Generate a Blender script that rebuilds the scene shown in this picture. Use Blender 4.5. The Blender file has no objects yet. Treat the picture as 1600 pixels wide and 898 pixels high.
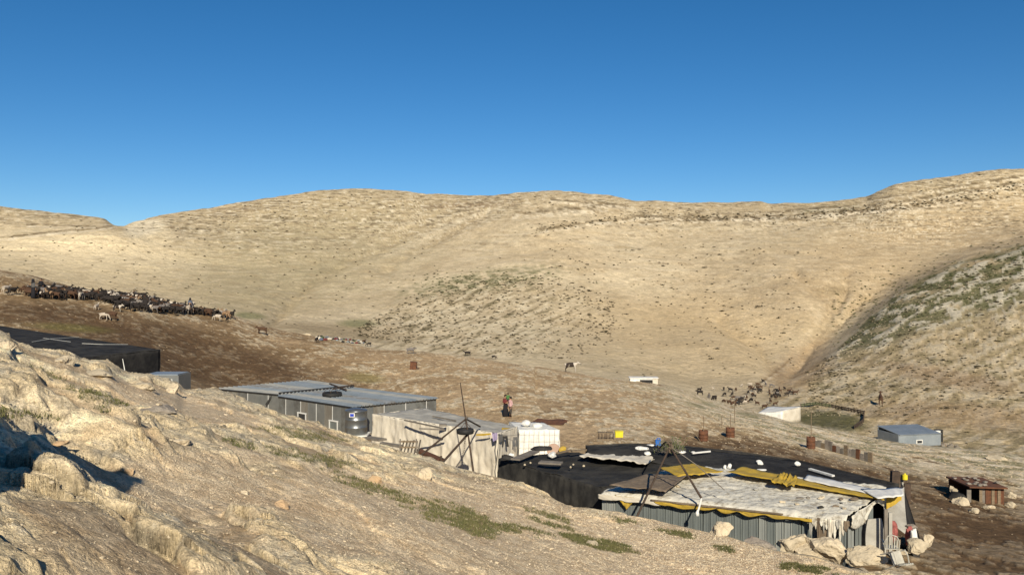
import bpy, bmesh, math, random
import numpy as np
from mathutils import Vector, Matrix, Quaternion

# ------------------------------------------------------------------ camera, sky, sun, exposure
S = bpy.context.scene
COL = S.collection
F = 1331.0; CX = 800.0; CY = 449.0            # focal length and centre, in pixels of the 1600 px wide photograph
cam_d = bpy.data.cameras.new("camera"); cam = bpy.data.objects.new("camera", cam_d); COL.objects.link(cam)
cam_d.sensor_width = 36; cam_d.lens = F / 1600 * 36; cam_d.clip_start = 0.1; cam_d.clip_end = 12000
cam.location = (0, 0, 0); cam.rotation_euler = (math.radians(90), 0, 0)
S.camera = cam
SUN_EL = 29.0
SUN_AZ = 180 - 5.5                            # compass from +Y (view direction) clockwise: behind the camera, slightly to its right
sd = Vector((math.sin(math.radians(SUN_AZ)) * math.cos(math.radians(SUN_EL)),
             math.cos(math.radians(SUN_AZ)) * math.cos(math.radians(SUN_EL)), math.sin(math.radians(SUN_EL))))
world = bpy.data.worlds.new("World"); S.world = world; world.use_nodes = True
wn = world.node_tree; wn.nodes.clear()
sky = wn.nodes.new('ShaderNodeTexSky'); sky.sky_type = 'NISHITA'; sky.sun_disc = False
sky.sun_elevation = math.radians(SUN_EL); sky.sun_rotation = math.radians(SUN_AZ)
sky.altitude = 2200; sky.air_density = 1.0; sky.dust_density = 0.0; sky.ozone_density = 4.0
hs = wn.nodes.new('ShaderNodeHueSaturation'); hs.inputs['Saturation'].default_value = 1.26; hs.inputs['Hue'].default_value = 0.498; hs.inputs['Value'].default_value = 1.0
bg = wn.nodes.new('ShaderNodeBackground'); bg.inputs['Strength'].default_value = 0.062
wo = wn.nodes.new('ShaderNodeOutputWorld')
wn.links.new(sky.outputs[0], hs.inputs['Color']); wn.links.new(hs.outputs[0], bg.inputs[0]); wn.links.new(bg.outputs[0], wo.inputs[0])
sl = bpy.data.lights.new("sun", 'SUN'); so = bpy.data.objects.new("sun", sl); COL.objects.link(so)
sl.energy = 4.6; sl.angle = math.radians(0.5); sl.color = (1.0, 0.885, 0.70)
so.rotation_euler = sd.to_track_quat('Z', 'Y').to_euler()
S.view_settings.view_transform = 'Standard'; S.view_settings.look = 'None'
S.view_settings.exposure = 0.53; S.view_settings.gamma = 1.0; S.view_settings.use_curve_mapping = False

R = math.radians
rng = np.random.RandomState(7); random.seed(7)

# ------------------------------------------------------------------ noise
_perm = np.concatenate([np.random.RandomState(3).permutation(256)] * 3).astype(np.int32)
_g = np.array([[math.cos(a), math.sin(a)] for a in np.linspace(0, 2 * math.pi, 16, endpoint=False)], dtype=np.float32)
def perlin(x, y, seed=0):
    x = np.asarray(x, dtype=np.float32) + seed * 17.13; y = np.asarray(y, dtype=np.float32) + seed * 9.71
    xi = np.floor(x); yi = np.floor(y); xf = x - xi; yf = y - yi
    xi = xi.astype(np.int64) & 255; yi = yi.astype(np.int64) & 255
    u = xf * xf * xf * (xf * (xf * 6 - 15) + 10); v = yf * yf * yf * (yf * (yf * 6 - 15) + 10)
    def gr(ix, iy, dx, dy):
        h = _perm[_perm[ix & 255] + (iy & 255)] & 15
        return _g[h, 0] * dx + _g[h, 1] * dy
    a = gr(xi, yi, xf, yf); b = gr(xi + 1, yi, xf - 1, yf); c = gr(xi, yi + 1, xf, yf - 1); d = gr(xi + 1, yi + 1, xf - 1, yf - 1)
    return (a + u * (b - a)) * (1 - v) + (c + u * (d - c)) * v
def fbm(x, y, o=4, seed=0, gain=0.5):
    s = 0; a = 1; t = 0
    for i in range(o):
        s = s + a * perlin(x * 2 ** i, y * 2 ** i, seed + i * 3); t += a; a *= gain
    return s / t * 1.6
def worley(x, y, seed=0):
    x = np.asarray(x, dtype=np.float32); y = np.asarray(y, dtype=np.float32)
    xi = np.floor(x).astype(np.int64); yi = np.floor(y).astype(np.int64)
    f1 = np.full(x.shape, 9., np.float32); f2 = f1.copy(); cid = np.zeros(x.shape, np.float32); ox = np.zeros_like(f1); oy = np.zeros_like(f1)
    for a in (-1, 0, 1):
        for b in (-1, 0, 1):
            h = _perm[_perm[(xi + a + seed * 7) & 255] + ((yi + b + seed * 13) & 255)]; h2 = _perm[h + 77]; h3 = _perm[h2 + 31]
            px_ = xi + a + .1 + .8 * h / 255.; py_ = yi + b + .1 + .8 * h2 / 255.
            dx = x - px_; dy = y - py_; d = np.sqrt(dx * dx + dy * dy)
            n1 = d < f1
            f2 = np.where(n1, f1, np.minimum(f2, d)); cid = np.where(n1, h3 / 255., cid); ox = np.where(n1, dx, ox); oy = np.where(n1, dy, oy); f1 = np.where(n1, d, f1)
    return f1, f2, cid, ox, oy
def sstep(a, b, x):
    t = np.clip((x - a) / (b - a), 0, 1); return t * t * (3 - 2 * t)

# ------------------------------------------------------------------ terrain: one height field, split into rocky ground, ground and hills
def tab(*p): return np.array(p, dtype=float)
CT = [  # (px -> distance), (px -> picture height the sight line meets at that distance)
 ('A', tab((0,4.2),(200,4.8),(400,6),(600,8.2),(800,11),(1000,15),(1200,18),(1322,18.5),(1600,13)),
       tab((0,960),(1100,960),(1200,940),(1322,940),(1600,1000))),
 ('M', tab((0,10),(200,12),(400,15),(600,18),(800,20),(1000,21),(1200,20.5),(1322,20),(1600,16)),
       tab((0,672),(200,700),(400,745),(600,790),(800,830),(1000,872),(1200,899),(1322,915),(1600,960))),
 ('B', tab((0,28),(180,34),(340,38),(500,37),(636,34),(772,33),(885,27.5),(1000,26.5),(1100,25),(1210,23),(1322,21.5),(1600,19)),
       tab((0,521),(19,530),(51,544),(76,546),(110,552),(117,560),(170,566),(182,577),(198,585),(234,585),(255,592),(276,598),(284,609),(340,610),(368,621),(406,635),
           (425,641),(451,650),(491,659),(500,666),(519,674),(544,683),(576,693),(630,709),(656,712),(675,717),(685,724),(709,729),(741,736),(772,744),(815,754),
           (845,769),(885,790),(937,797),(995,807),(1037,816),(1100,830),(1135,837),(1165,847),(1210,860),(1272,870),(1322,887),(1400,912),(1600,945))),
 ('C', tab((0,36),(200,42),(340,46),(450,48),(600,40),(780,37),(900,31),(1100,27),(1322,24.5),(1400,23.5),(1600,23)), None,
       tab((0,-4.4),(200,-5.4),(340,-7.4),(450,-9.2),(600,-9.1),(780,-8.9),(900,-8.9),(1100,-8.7),(1322,-8.3),(1400,-8.1),(1600,-8.4))),
 ('D', tab((0,60),(200,60),(340,64),(550,64),(800,56),(1000,50),(1200,45),(1400,40),(1600,42)), None,
       tab((0,-4.0),(200,-5.2),(340,-7.9),(550,-9.0),(800,-8.46),(1000,-8.7),(1200,-9.5),(1400,-10.3),(1600,-11.2))),
 ('E', tab((0,100),(200,105),(400,110),(540,105),(700,95),(900,90),(1000,88),(1100,85),(1240,74),(1400,68),(1600,62)),
       tab((-200,412),(0,423),(45,431),(100,447),(150,457),(221,463),(250,471),(300,483),(365,494),(400,505),(440,518),(500,529),(580,543),(620,548),(700,553),
           (800,567),(900,583),(980,596),(1050,607),(1100,624),(1130,632),(1180,645),(1240,662),(1300,674),(1380,690),(1500,705),(1600,718),(1900,745))),
 ('F', tab((0,130),(200,135),(400,140),(600,130),(800,125),(1000,118),(1100,125),(1200,105),(1300,92),(1400,82),(1600,75)), None,
       tab((0,-3),(200,-5),(400,-9),(600,-11.8),(800,-13.6),(1000,-13.2),(1100,-16.3),(1200,-16.0),(1300,-15.2),(1400,-15.2),(1600,-15.6))),
 ('G', tab((0,170),(200,175),(400,190),(600,170),(800,150),(1000,150),(1100,150),(1200,150),(1230,140),(1400,110),(1600,100)),
       tab((0,445),(200,470),(400,500),(600,535),(800,560),(1000,578),(1100,598),(1200,600),(1230,615),(1400,656),(1600,686))),
 ('H', tab((0,260),(200,260),(400,280),(600,220),(800,200),(1000,205),(1150,190),(1235,160),(1300,188),(1350,214),(1400,245),(1450,262),(1500,275),(1600,290),(1900,300)),
       tab((0,410),(200,430),(400,450),(600,500),(800,510),(1000,530),(1150,540),(1235,598),(1300,552),(1350,505),(1400,456),(1450,428),(1500,408),(1600,377),(1900,320))),
 ('I', tab((0,300),(400,330),(600,270),(800,240),(1000,250),(1150,235),(1235,188),(1300,208),(1350,240),(1400,275),(1500,305),(1600,322)),
       tab((0,395),(200,405),(400,422),(600,460),(800,470),(1000,490),(1150,512),(1235,572),(1300,540),(1350,492),(1400,445),(1500,400),(1600,371),(1900,315))),
 ('J', tab((0,330),(100,340),(175,350),(230,360),(350,380),(600,400),(700,330),(850,300),(1000,330),(1150,305),(1235,275),(1300,286),(1350,305),(1400,340),(1600,375)),
       tab((0,373),(100,364),(175,353),(200,359),(230,372),(350,376),(500,376),(600,380),(700,400),(850,400),(1000,400),(1200,425),(1300,420),(1400,388),(1600,345))),
 ('K', tab((0,430),(178,420),(250,470),(560,560),(700,520),(850,450),(990,460),(1100,500),(1200,520),(1300,490),(1400,460),(1600,450)),
       tab((-200,318),(0,325),(45,330),(150,342),(165,345),(178,357),(197,357),(203,350),(225,344),(250,338),(300,331),(340,326),(370,319),(400,315),(450,308),(500,300),(560,298),
           (610,299),(640,301),(670,308),(700,309),(760,309),(800,306),(850,302),(900,302),(950,306),(990,317),(1060,320),(1140,319),(1190,319),(1200,323),(1260,323),
           (1320,317),(1355,311),(1385,296),(1400,290),(1480,278),(1560,267),(1600,266),(1900,262))),
]
NR = dict(A=26, M=215, B=225, C=26, D=80, E=130, F=14, G=50, H=75, I=45, J=60, K=85)
fine = np.linspace(-33.2, 33.2, 960)
coarse = np.concatenate([np.geomspace(33.6, 180, 46)])
AZ = np.radians(np.concatenate([-coarse[::-1], fine, coarse]))
azc = np.clip(AZ, R(-33.2), R(33.2))
PX = CX + F * np.tan(azc)
wrap = np.clip((np.abs(AZ) - R(33.2)) / R(180 - 33.2), 0, 1) * np.sign(AZ)   # towards the back both sides meet
def sample(t, sm):
    v = np.interp(PX, t[:, 0], t[:, 1])
    k = np.exp(-0.5 * (np.arange(-3 * sm, 3 * sm + 1) / sm) ** 2); k /= k.sum()
    v = np.convolve(np.pad(v, 3 * sm, mode='edge'), k, mode='valid')
    l, r = v[0], v[-1]; m = 0.5 * (l + r); w = np.abs(wrap)
    return np.where(w > 0, v * (1 - w) + m * w, v)
cosz = np.cos(azc)
Dk = [np.full(len(AZ), 0.4)]; Zk = [np.full(len(AZ), -1.62)]
for c in CT:
    d = sample(c[1], 26)
    if c[2] is not None:
        z = -(sample(c[2], 2 if c[0] in 'BEK' else 16) - CY) / F * d
    else:
        z = sample(c[3], 22)
    Dk.append(d / cosz); Zk.append(z)
Dk.append(Dk[-1] * 1.5); Zk.append(Zk[-1] - 40)
Dk.append(np.full(len(AZ), 7000.)); Zk.append(np.full(len(AZ), -90.))
Dk = np.array(Dk); Zk = np.array(Zk)
sec = np.diff(Zk, axis=0) / np.diff(Dk, axis=0)
m = np.zeros_like(Zk)
pr = sec[:-1] * sec[1:]
m[1:-1] = np.where(pr > 0, 2 * pr / (sec[:-1] + sec[1:] + 1e-12), 0)
m[0] = sec[0] * 0; m[-1] = 0
for i, c in enumerate(CT):           # on a silhouette keep the sight-line slope so the crest sits where it should
    if c[0] in 'BE':
        m[i + 1] = np.where(pr[i] > 0, m[i + 1], 0.5 * Zk[i + 1] / Dk[i + 1])
rows_r = []; rows_z = []; seg_end = {}
counts = [NR[c[0]] for c in CT] + [10, 8]
names = [c[0] for c in CT] + ['L', 'end']
for k, n in enumerate(counts):
    t = np.arange(n) / n
    d0, d1 = Dk[k], Dk[k + 1]; h = d1 - d0
    ratio = d1 / d0
    for tt in t:
        s = (ratio ** tt - 1) / (ratio - 1) if names[k] not in ('C', 'F') else np.full_like(d0, tt)
        h00 = 2 * s ** 3 - 3 * s ** 2 + 1; h10 = s ** 3 - 2 * s ** 2 + s; h01 = -2 * s ** 3 + 3 * s ** 2; h11 = s ** 3 - s ** 2
        rows_r.append(d0 + s * h); rows_z.append(h00 * Zk[k] + h10 * h * m[k] + h01 * Zk[k + 1] + h11 * h * m[k + 1])
    seg_end[names[k]] = len(rows_r)
rows_r.append(Dk[-1]); rows_z.append(Zk[-1])
GR = np.array(rows_r).T; GZ = np.array(rows_z).T          # [column, row]
NCOL, NROW = GR.shape
GX = np.sin(AZ)[:, None] * GR; GY = np.cos(AZ)[:, None] * GR
rid = np.arange(NROW)[None, :] * np.ones((NCOL, 1))
def ppx(): return np.where(GY > 0.2, CX + F * GX / np.maximum(GY, 0.2), -9999)
def ppy(): return np.where(GY > 0.2, CY - F * GZ / np.maximum(GY, 0.2), 9999)
VPX = ppx(); VPY = ppy()
def blob(cx, cy, rx, ry, rot=0, soft=0.5, warp=0.0, seed=0):
    a = R(rot); dx = VPX - cx; dy = VPY - cy
    u = (dx * math.cos(a) + dy * math.sin(a)) / rx; v = (-dx * math.sin(a) + dy * math.cos(a)) / ry
    q = np.sqrt(u * u + v * v)
    if warp: q = q + warp * WN
    return 1 - sstep(1 - soft, 1 + soft, q)
near = rid < seg_end['B']
# world-space noise fields
lx = GX * 0.93 - GY * 0.37; ly = GX * 0.37 + GY * 0.93          # bedding runs along lx
WN = fbm(GX / 2.2, GY / 2.2, 3, 40)
def far_fade(x, a, b): return 1 - sstep(a, b, x)
# sandy gravel patches between the outcrops
GRAV = np.maximum.reduce([blob(780, 850, 330, 75, 10, 0.35, 0.5), blob(300, 748, 130, 26, 12, 0.4, 0.5), blob(1120, 862, 200, 38, 12, 0.4, 0.4),
                          blob(480, 745, 130, 18, 12, 0.5, 0.6), blob(290, 640, 120, 18, 14, 0.5, 0.4), blob(640, 800, 180, 30, 16, 0.4, 0.5)]) * near
ROCK = (1 - 0.88 * GRAV) * near
fgr = sstep(2.5, 6.0, GR) * near * (1 - sstep(seg_end['B'] - 4, seg_end['B'] + 10, rid) * 0.3)
amp = ROCK * np.clip(GR / 9, 0.35, 1.0) * (1 - 0.35 * sstep(20, 34, GR))
big = fbm(lx / 6.5, ly / 2.6, 3, 1)
mid = fbm(lx / 2.4, ly / 0.9, 3, 5)
wx = fbm(GX / 1.3, GY / 1.3, 2, 9) * 0.5; wy = fbm(GX / 1.3, GY / 1.3, 2, 12) * 0.5
crack1 = np.abs(perlin((lx + wx) / 2.6, (ly + wy) / 0.75, 21))
crack2 = np.abs(perlin((lx + wx) / 0.9, (ly + wy) / 0.34, 27))
crack3 = np.abs(perlin((GX + wx) / 1.2, (GY + wy * 2) / 2.3, 29))
fine1 = fbm(lx / 0.55, ly / 0.26, 4, 31, 0.6)
nb = seg_end['B'] + 12
def wl(u, v, seed):
    r = worley(u[:, :nb], v[:, :nb], seed); return [np.pad(q, ((0, 0), (0, NROW - nb))) for q in r]
wq = fbm(GX / 1.6, GY / 1.6, 3, 14) * 0.55; wr_ = fbm(GX / 1.6, GY / 1.6, 3, 17) * 0.55
a1, a2, ac, aox, aoy = wl((lx + wq * 1.6) / 3.4, (ly + wr_) / 1.7, 1)
b1, b2, bc, box_, boy = wl((lx + wq) / 1.15, (ly + wr_ * .8) / 0.62, 2)
c1_, c2_, cc_, cox, coy = wl((lx + wq * .5) / 0.36, (ly + wr_ * .5) / 0.22, 3)
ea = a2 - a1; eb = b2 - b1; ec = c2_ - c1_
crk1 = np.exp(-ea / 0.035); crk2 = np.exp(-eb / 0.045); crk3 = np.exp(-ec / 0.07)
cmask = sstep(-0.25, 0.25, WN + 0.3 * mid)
zst = (GZ + .30 * WN + .25 * mid + .3 * big) / .62; zst = zst - np.floor(zst)
def tilt(cid, ux, uy, k): return k * ((cid * 17.3 % 1 - .5) * ux + (cid * 31.7 % 1 - .5) * uy)
nearf = np.clip(9 / np.maximum(GR, 3), 0.35, 1.4)
POCK = sstep(.02, .16, fbm(lx / 3.2, ly / 1.5, 3, 44) + .25 * (.35 - ac)) * near * (1 - GRAV) * sstep(4.5, 7, GR)
amp = amp * (1 - .75 * POCK)
H = amp * (0.15 * big + 0.17 * (sstep(0, .16, zst) - zst) * sstep(-.35, .15, cmask + .5 * big)
           + 0.024 * fine1 * nearf + .014 * fbm(GX / .13, GY / .13, 3, 33, .7) * nearf
           + 0.22 * (ac - .5) * sstep(0, .06, ea) + tilt(ac, aox, aoy, .38)
           + (0.075 * (bc - .5) * sstep(0, .06, eb) + tilt(bc, box_, boy, .26)) * (.45 + .55 * cmask)
           + (0.030 * (cc_ - .5) * sstep(0, .12, ec) + tilt(cc_, cox, coy, .10)) * (.4 + .6 * cmask)
           - 0.10 * crk1 * (0.3 + .7 * cmask) - 0.045 * crk2 * cmask - 0.015 * crk3 * cmask)
H = H + GRAV * 0.012 * fbm(GX / 0.12, GY / 0.12, 2, 50) * near
H = H * fgr
# the big weathered outcrop close on the left
def bump(x, y, rx, ry, rot, h, p=2.0):
    a = R(rot); dx = GX - x; dy = GY - y
    u = (dx * math.cos(a) + dy * math.sin(a)) / rx; v = (-dx * math.sin(a) + dy * math.cos(a)) / ry
    return h * np.exp(-((u * u + v * v) ** (p / 2)))
H = H + (bump(-3.9, 6.2, 1.7, 1.6, 10, 0.14, 3) + bump(-6.0, 8.8, 1.6, 1.6, 0, 0.16, 3)
         + bump(-8.2, 14, 3.0, 1.5, -8, 0.3, 3) + bump(-5.2, 16.5, 2.8, 1.1, -14, 0.25, 3) - bump(-6.1, 11.6, 2.8, 1.0, -10, 0.28, 3) - bump(-4.0, 9.3, 1.0, 1.3, 20, 0.30, 3)
         + bump(-2.6, 14.5, 2.4, 1.5, -20, 0.3, 3) + bump(-12, 22, 3.4, 2.2, -15, 0.3, 3)) * near
# unseen rock added out of frame on the left to shadow the hollow
H = H + bump(-4.65, 4.9, 0.85, 0.7, 0, 2.6, 4) * (1 + 0.35 * mid + .15 * fine1)
# camp terrace and middle slope
midm = ((rid >= seg_end['B']) & (rid < seg_end['F'])).astype(float)
slabn = 0.6 * fbm(GX / 4.5, GY / 4.5, 3, 60) + 0.75 * fbm(GX / 0.8, GY / 1.1, 3, 58)
stonym = np.interp(VPX, [0, 300, 600, 800, 1000, 1300, 1600], [0.04, 0.03, 0.05, 0.10, 0.14, 0.16, 0.16])
cresty = np.interp(VPX, CT[5][2][:, 0], CT[5][2][:, 1])
crest = np.exp(-((VPY - cresty - 12) / np.interp(VPX, [0, 900, 1100, 1250, 1600], [6, 10, 16, 22, 30])) ** 2) * sstep(900, 1150, VPX) * midm * (GR < 100)
PALE_MID = sstep(0.15, 0.25, slabn + stonym + 0.42 * crest) * midm
flatz = sstep(seg_end['C'] - 8, seg_end['C'], rid)
H = H + midm * flatz * (0.07 * PALE_MID + 0.05 * fbm(GX / 1.1, GY / 1.1, 3, 63) + 0.35 * fbm(GX / 14, GY / 14, 2, 66) * sstep(60, 75, GR))
# far hills: beds of limestone that crop out as small steps along the contours
farm = (rid >= seg_end['F'] - 1).astype(float)
ff = sstep(115, 150, GR) * farm
zz = GZ + 2.2 * fbm(GX / 60, GY / 60, 3, 70) + 0.04 * GX
bedz = zz / 3.4; bst = bedz - np.floor(bedz)
bstr = sstep(-0.25, 0.35, fbm(GX / 45, GY / 45, 3, 75)) * sstep(-12, 6, GZ)
H = H + ff * (1.0 * bstr * (sstep(0, 0.25, bst) - bst) * 0.55 + 1.3 * fbm(GX / 38, GY / 38, 3, 80) + 0.35 * fbm(GX / 6, GY / 6, 3, 83)) * np.clip(GR / 330, 0.3, 1)
# rills running down the slopes
rill = np.abs(perlin(AZ[:, None] * 26 + 0.5 * fbm(GX / 40, GY / 40, 2, 88), GR / 160, 90))
def pdist(pts):
    d = np.full(VPX.shape, 999.)
    for (ax_, ay_), (bx__, by__) in zip(pts[:-1], pts[1:]):
        t = np.clip(((VPX - ax_) * (bx__ - ax_) + (VPY - ay_) * (by__ - ay_)) / ((bx__ - ax_) ** 2 + (by__ - ay_) ** 2), 0, 1)
        d = np.minimum(d, np.hypot(VPX - ax_ - t * (bx__ - ax_), VPY - ay_ - t * (by__ - ay_)))
    return d
h1_ = fbm(GX / 20, GY / 20, 3, 87)
wob = 4.5 * fbm(GX / 9, GY / 9, 2, 86)
GUL = [[(1245, 424), (1275, 446), (1300, 463), (1295, 500), (1262, 548), (1225, 600)], [(1323, 425), (1322, 452), (1306, 480)], [(1390, 440), (1345, 470), (1300, 510), (1275, 535)],
       [(665, 348), (600, 385), (545, 405), (492, 440), (455, 470), (425, 500)], [(1130, 500), (1190, 545), (1225, 600)], [(760, 330), (690, 370), (600, 420)]]
GD = [pdist(g) + wob for g in GUL]; gmin = np.minimum.reduce(GD)
H = H - ff * (0.8 * np.exp(-(np.maximum(gmin, 0) / 5.0) ** 2) * sstep(-.4, .3, h1_) + .9 * np.exp(-(np.maximum(gmin, 0) / 16.0) ** 2)) * sstep(150, 220, GR) * far_fade(GR, 420, 520)
righthill = sstep(1190, 1260, VPX + (VPY - 600) * 0.9) * farm * (1 - sstep(seg_end['H'] - 14, seg_end['H'] + 12, rid + 14 * fbm(GX / 9, GY / 9, 3, 89)))
rs = (VPY + 0.42 * VPX) / 1.0
streak = fbm(rs / 9.0, (VPX - 0.3 * VPY) / 42.0, 4, 150)
H = H + righthill * (0.4 * fbm(GX / 11, GY / 14, 3, 93) + 0.3 * sstep(0.02, 0.2, streak) * sstep(150, 210, GR) + 0.55 * np.abs(fbm(GX / 5.5, GY / 5.5, 4, 96)) * (1 - sstep(140, 190, GR)))
GZ = GZ + H
VPY = ppy()

# colours of the soil and rock; shade in cracks and pits is painted in
def C(*c): return np.array(c, dtype=float)
def mixc(a, b, t): return a + (b - a) * t[..., None]
one = np.ones((NCOL, NROW, 1))
v1 = fbm(GX / 1.7, GY / 1.7, 4, 100); v2 = fbm(GX / 0.35, GY / 0.35, 3, 104); v3 = fbm(GX / 7, GY / 7, 3, 108)
rockc = mixc(one * C(.62, .53, .37), C(.74, .65, .48), sstep(-0.3, 0.4, v1))
rockc = mixc(rockc, C(.52, .48, .385), sstep(0.05, 0.45, v3 + 0.4 * v2) * 0.75)
rockc = rockc * C(1.04, .99, .89) * (0.92 + 0.16 * ac + .14 * bc)[..., None]
rockc = mixc(rockc, C(.20, .17, .13), sstep(0.22, 0.5, fbm(lx / 1.5, ly / 0.6, 5, 111, .65) + 0.12) * 0.5)
rockc = mixc(rockc, C(.26, .21, .15), sstep(.12, .34, fbm(GX / .22, GY / .16, 4, 118, .7)) * .5)
rockc = mixc(rockc, C(.80, .73, .57), sstep(.12, .4, fbm(GX / .5, GY / .3, 4, 119, .7)) * .5)
rockc = mixc(rockc, C(.55, .38, .20), sstep(0.33, 0.55, fbm(GX / 1.4, GY / 1.4, 3, 115)) * 0.4)
rockc = mixc(rockc, C(.10, .085, .06), np.clip(crk1 * .6 * (0.3 + .7 * cmask) + crk2 * 0.55 * cmask + crk3 * .35 * cmask, 0, 1) * (1 - .8 * GRAV))  # crack shadows painted dark into the rock colour along the fractures
gravc = mixc(one * C(.60, .465, .30), C(.70, .57, .39), sstep(-0.3, 0.3, v2))
gravc = mixc(gravc, C(.50, .36, .22), sstep(0.1, 0.5, v1) * 0.5)
soilc = mixc(one * C(.44, .325, .20), C(.56, .44, .29), sstep(-.2, .3, v2))
rockc = mixc(rockc, C(.34, .315, .26), sstep(.05, .3, fbm(GX / .8, GY / .6, 4, 121, .65)) * .5)
rockc = mixc(rockc, C(.13, .11, .085), sstep(.24, .42, fbm(GX / .45, GY / .3, 4, 122, .7)) * .6)  # dark stains and pits painted in; the pits stand in for shade
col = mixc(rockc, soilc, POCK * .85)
col = mixc(col, gravc, sstep(0.15, 0.6, GRAV))
GREEN = np.maximum.reduce([blob(470, 678, 75, 8, 8, 0.6), blob(455, 708, 110, 9, 12, 0.6), blob(590, 766, 90, 11, 20, 0.6), blob(690, 800, 95, 17, 17, 0.6), blob(150, 622, 55, 9, 20, 0.6), blob(170, 640, 22, 8, 10, .6),
                           blob(60, 582, 45, 7, 14, 0.6), blob(30, 648, 60, 7, 4, .6), blob(720, 812, 60, 16, 20, .6), blob(860, 812, 60, 10, 18, 0.6), blob(930, 848, 60, 9, 12, .5), blob(975, 815, 30, 6, 12, .6),
                           blob(1130, 856, 22, 5, 10, .6), blob(1050, 832, 40, 5, 12, .6), blob(1260, 890, 45, 7, 8, .6), blob(820, 830, 60, 8, 10, .5)])
GREEN = GREEN * near
gmask = sstep(0.30, 0.55, GREEN * (0.55 + 1.3 * v1 + 1.1 * v2))
col = mixc(col, C(.115, .105, .05), gmask * 0.42)
brown = mixc(one * C(.165, .110, .056), C(.235, .165, .092), sstep(-0.3, 0.4, v1))
brown = mixc(brown, C(.34, .23, .12), sstep(60, 88, GR) * 0.45 * sstep(200, 700, VPX))
palem = mixc(one * C(.42, .34, .22), C(.60, .52, .38), sstep(-0.2, 0.4, v2))
tanz = np.interp(VPX, [0, 500, 650, 850, 1050, 1200, 1600], [0.10, 0.18, 0.45, 0.6, 0.55, 0.30, 0.12])
midc = mixc(brown, C(.46, .34, .205), np.clip(tanz + 0.5 * v3, 0, 0.85))
dark = np.maximum.reduce([blob(1260, 728, 230, 28, 9, .4, .3), blob(1500, 820, 170, 75, 20, .4, .3), blob(300, 555, 240, 40, 14, .4), blob(60, 490, 180, 16, 4, .5)])
midc = mixc(midc, C(.098, .060, .031), dark * 0.92)
midc = mixc(midc, C(.085, .085, .035), blob(1298, 658, 56, 16, 6, .25) * .85)
midc = mixc(midc, palem, PALE_MID * np.clip(1 - 0.75 * dark * (1 - crest), 0, 1) * np.interp(VPX, [0, 500, 900], [0.7, 0.75, 0.9]))
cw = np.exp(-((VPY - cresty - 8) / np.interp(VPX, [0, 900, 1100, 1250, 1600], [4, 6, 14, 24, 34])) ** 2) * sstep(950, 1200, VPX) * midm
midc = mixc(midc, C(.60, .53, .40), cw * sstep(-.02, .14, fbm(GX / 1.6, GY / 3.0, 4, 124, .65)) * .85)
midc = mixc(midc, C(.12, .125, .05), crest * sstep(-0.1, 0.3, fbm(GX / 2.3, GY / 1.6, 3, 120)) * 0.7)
midc = mixc(midc, C(.16, .15, .045), np.maximum(blob(110, 512, 60, 6, 4, .5), blob(570, 590, 30, 8, 4, .5)) * 0.5)
hb = (rid >= seg_end['B'])
edge = sstep(seg_end['B'] - 2, seg_end['B'] + 8, rid + 3 * v2)
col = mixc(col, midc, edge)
# hills
h1 = fbm(GX / 28, GY / 28, 4, 130); h2 = fbm(GX / 3.2, GY / 4.5, 4, 134); h3 = fbm(GX / 90, GY / 90, 3, 138)
hill = mixc(one * C(.455, .37, .24), C(.53, .445, .30), sstep(-0.35, 0.4, h1))
hill = mixc(hill, C(.40, .325, .205), sstep(-0.2, 0.4, h3) * 0.6)
hill = mixc(hill, C(.55, .46, .32), sstep(0.2, 0.5, h2 + 0.3 * h1) * 0.5)
hill = mixc(hill, C(.41, .33, .20), np.clip(sstep(360, 470, GR) * 0.75, 0, 1))
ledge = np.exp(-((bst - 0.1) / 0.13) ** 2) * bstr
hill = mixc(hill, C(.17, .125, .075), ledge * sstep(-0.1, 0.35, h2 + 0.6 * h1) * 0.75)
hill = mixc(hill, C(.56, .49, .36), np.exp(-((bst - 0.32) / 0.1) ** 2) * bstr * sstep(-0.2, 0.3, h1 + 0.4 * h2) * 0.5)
def zone(c, z, t=1.0):
    global hill
    hill = mixc(hill, C(*c), np.clip(z, 0, 1) * t)
zone((.30, .225, .13), np.exp(-(np.maximum(gmin, 0) / 11.0) ** 2) * sstep(-.5, .2, h2), .6)
zone((.60, .51, .36), np.exp(-((gmin - 14) / 6.0) ** 2) * sstep(-.1, .3, h2), .5)
# chalky quarry face and its scree on the left, olive tints on the left hill, green flank on the right
zone((.69, .58, .38), np.maximum(blob(150, 400, 190, 34, 6, .5, .2), blob(235, 365, 34, 20, 10, .25)), .85)
zone((.60, .49, .30), blob(180, 445, 230, 32, 6, .5, .2), .6)
zone((.66, .58, .42), blob(226, 356, 32, 12, -12, .3), .9)
zone((.29, .24, .14), blob(420, 430, 110, 60, -25, .6, .4), .45)
zone((.20, .165, .09), blob(510, 420, 60, 12, -35, .6, .5) * sstep(-.3, .3, h2), .6)
zone((.19, .13, .08), blob(730, 320, 75, 6, -3, .6, .5) * sstep(-.3, .3, h2), .9)
zone((.19, .13, .08), blob(375, 327, 45, 6, -6, .6, .5) * sstep(-.3, .3, h2), .8)
zone((.15, .15, .075), np.maximum(blob(750, 440, 115, 15, -9, .5, .5), blob(815, 428, 50, 9, -4, .5, .4)) * sstep(-.35, .25, h2), .85)
zone((.14, .14, .06), blob(1290, 327, 45, 5, -4, .5, .4) * sstep(-.4, .1, h2), .8)
zone((.17, .14, .075), blob(1300, 454, 22, 7, 0, .5, .4), .7)
zone((.56, .48, .34), blob(650, 380, 45, 6, -22, .5, .3), .7)
zone((.56, .48, .34), blob(720, 345, 60, 4, -20, .5, .3), .7)
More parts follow.
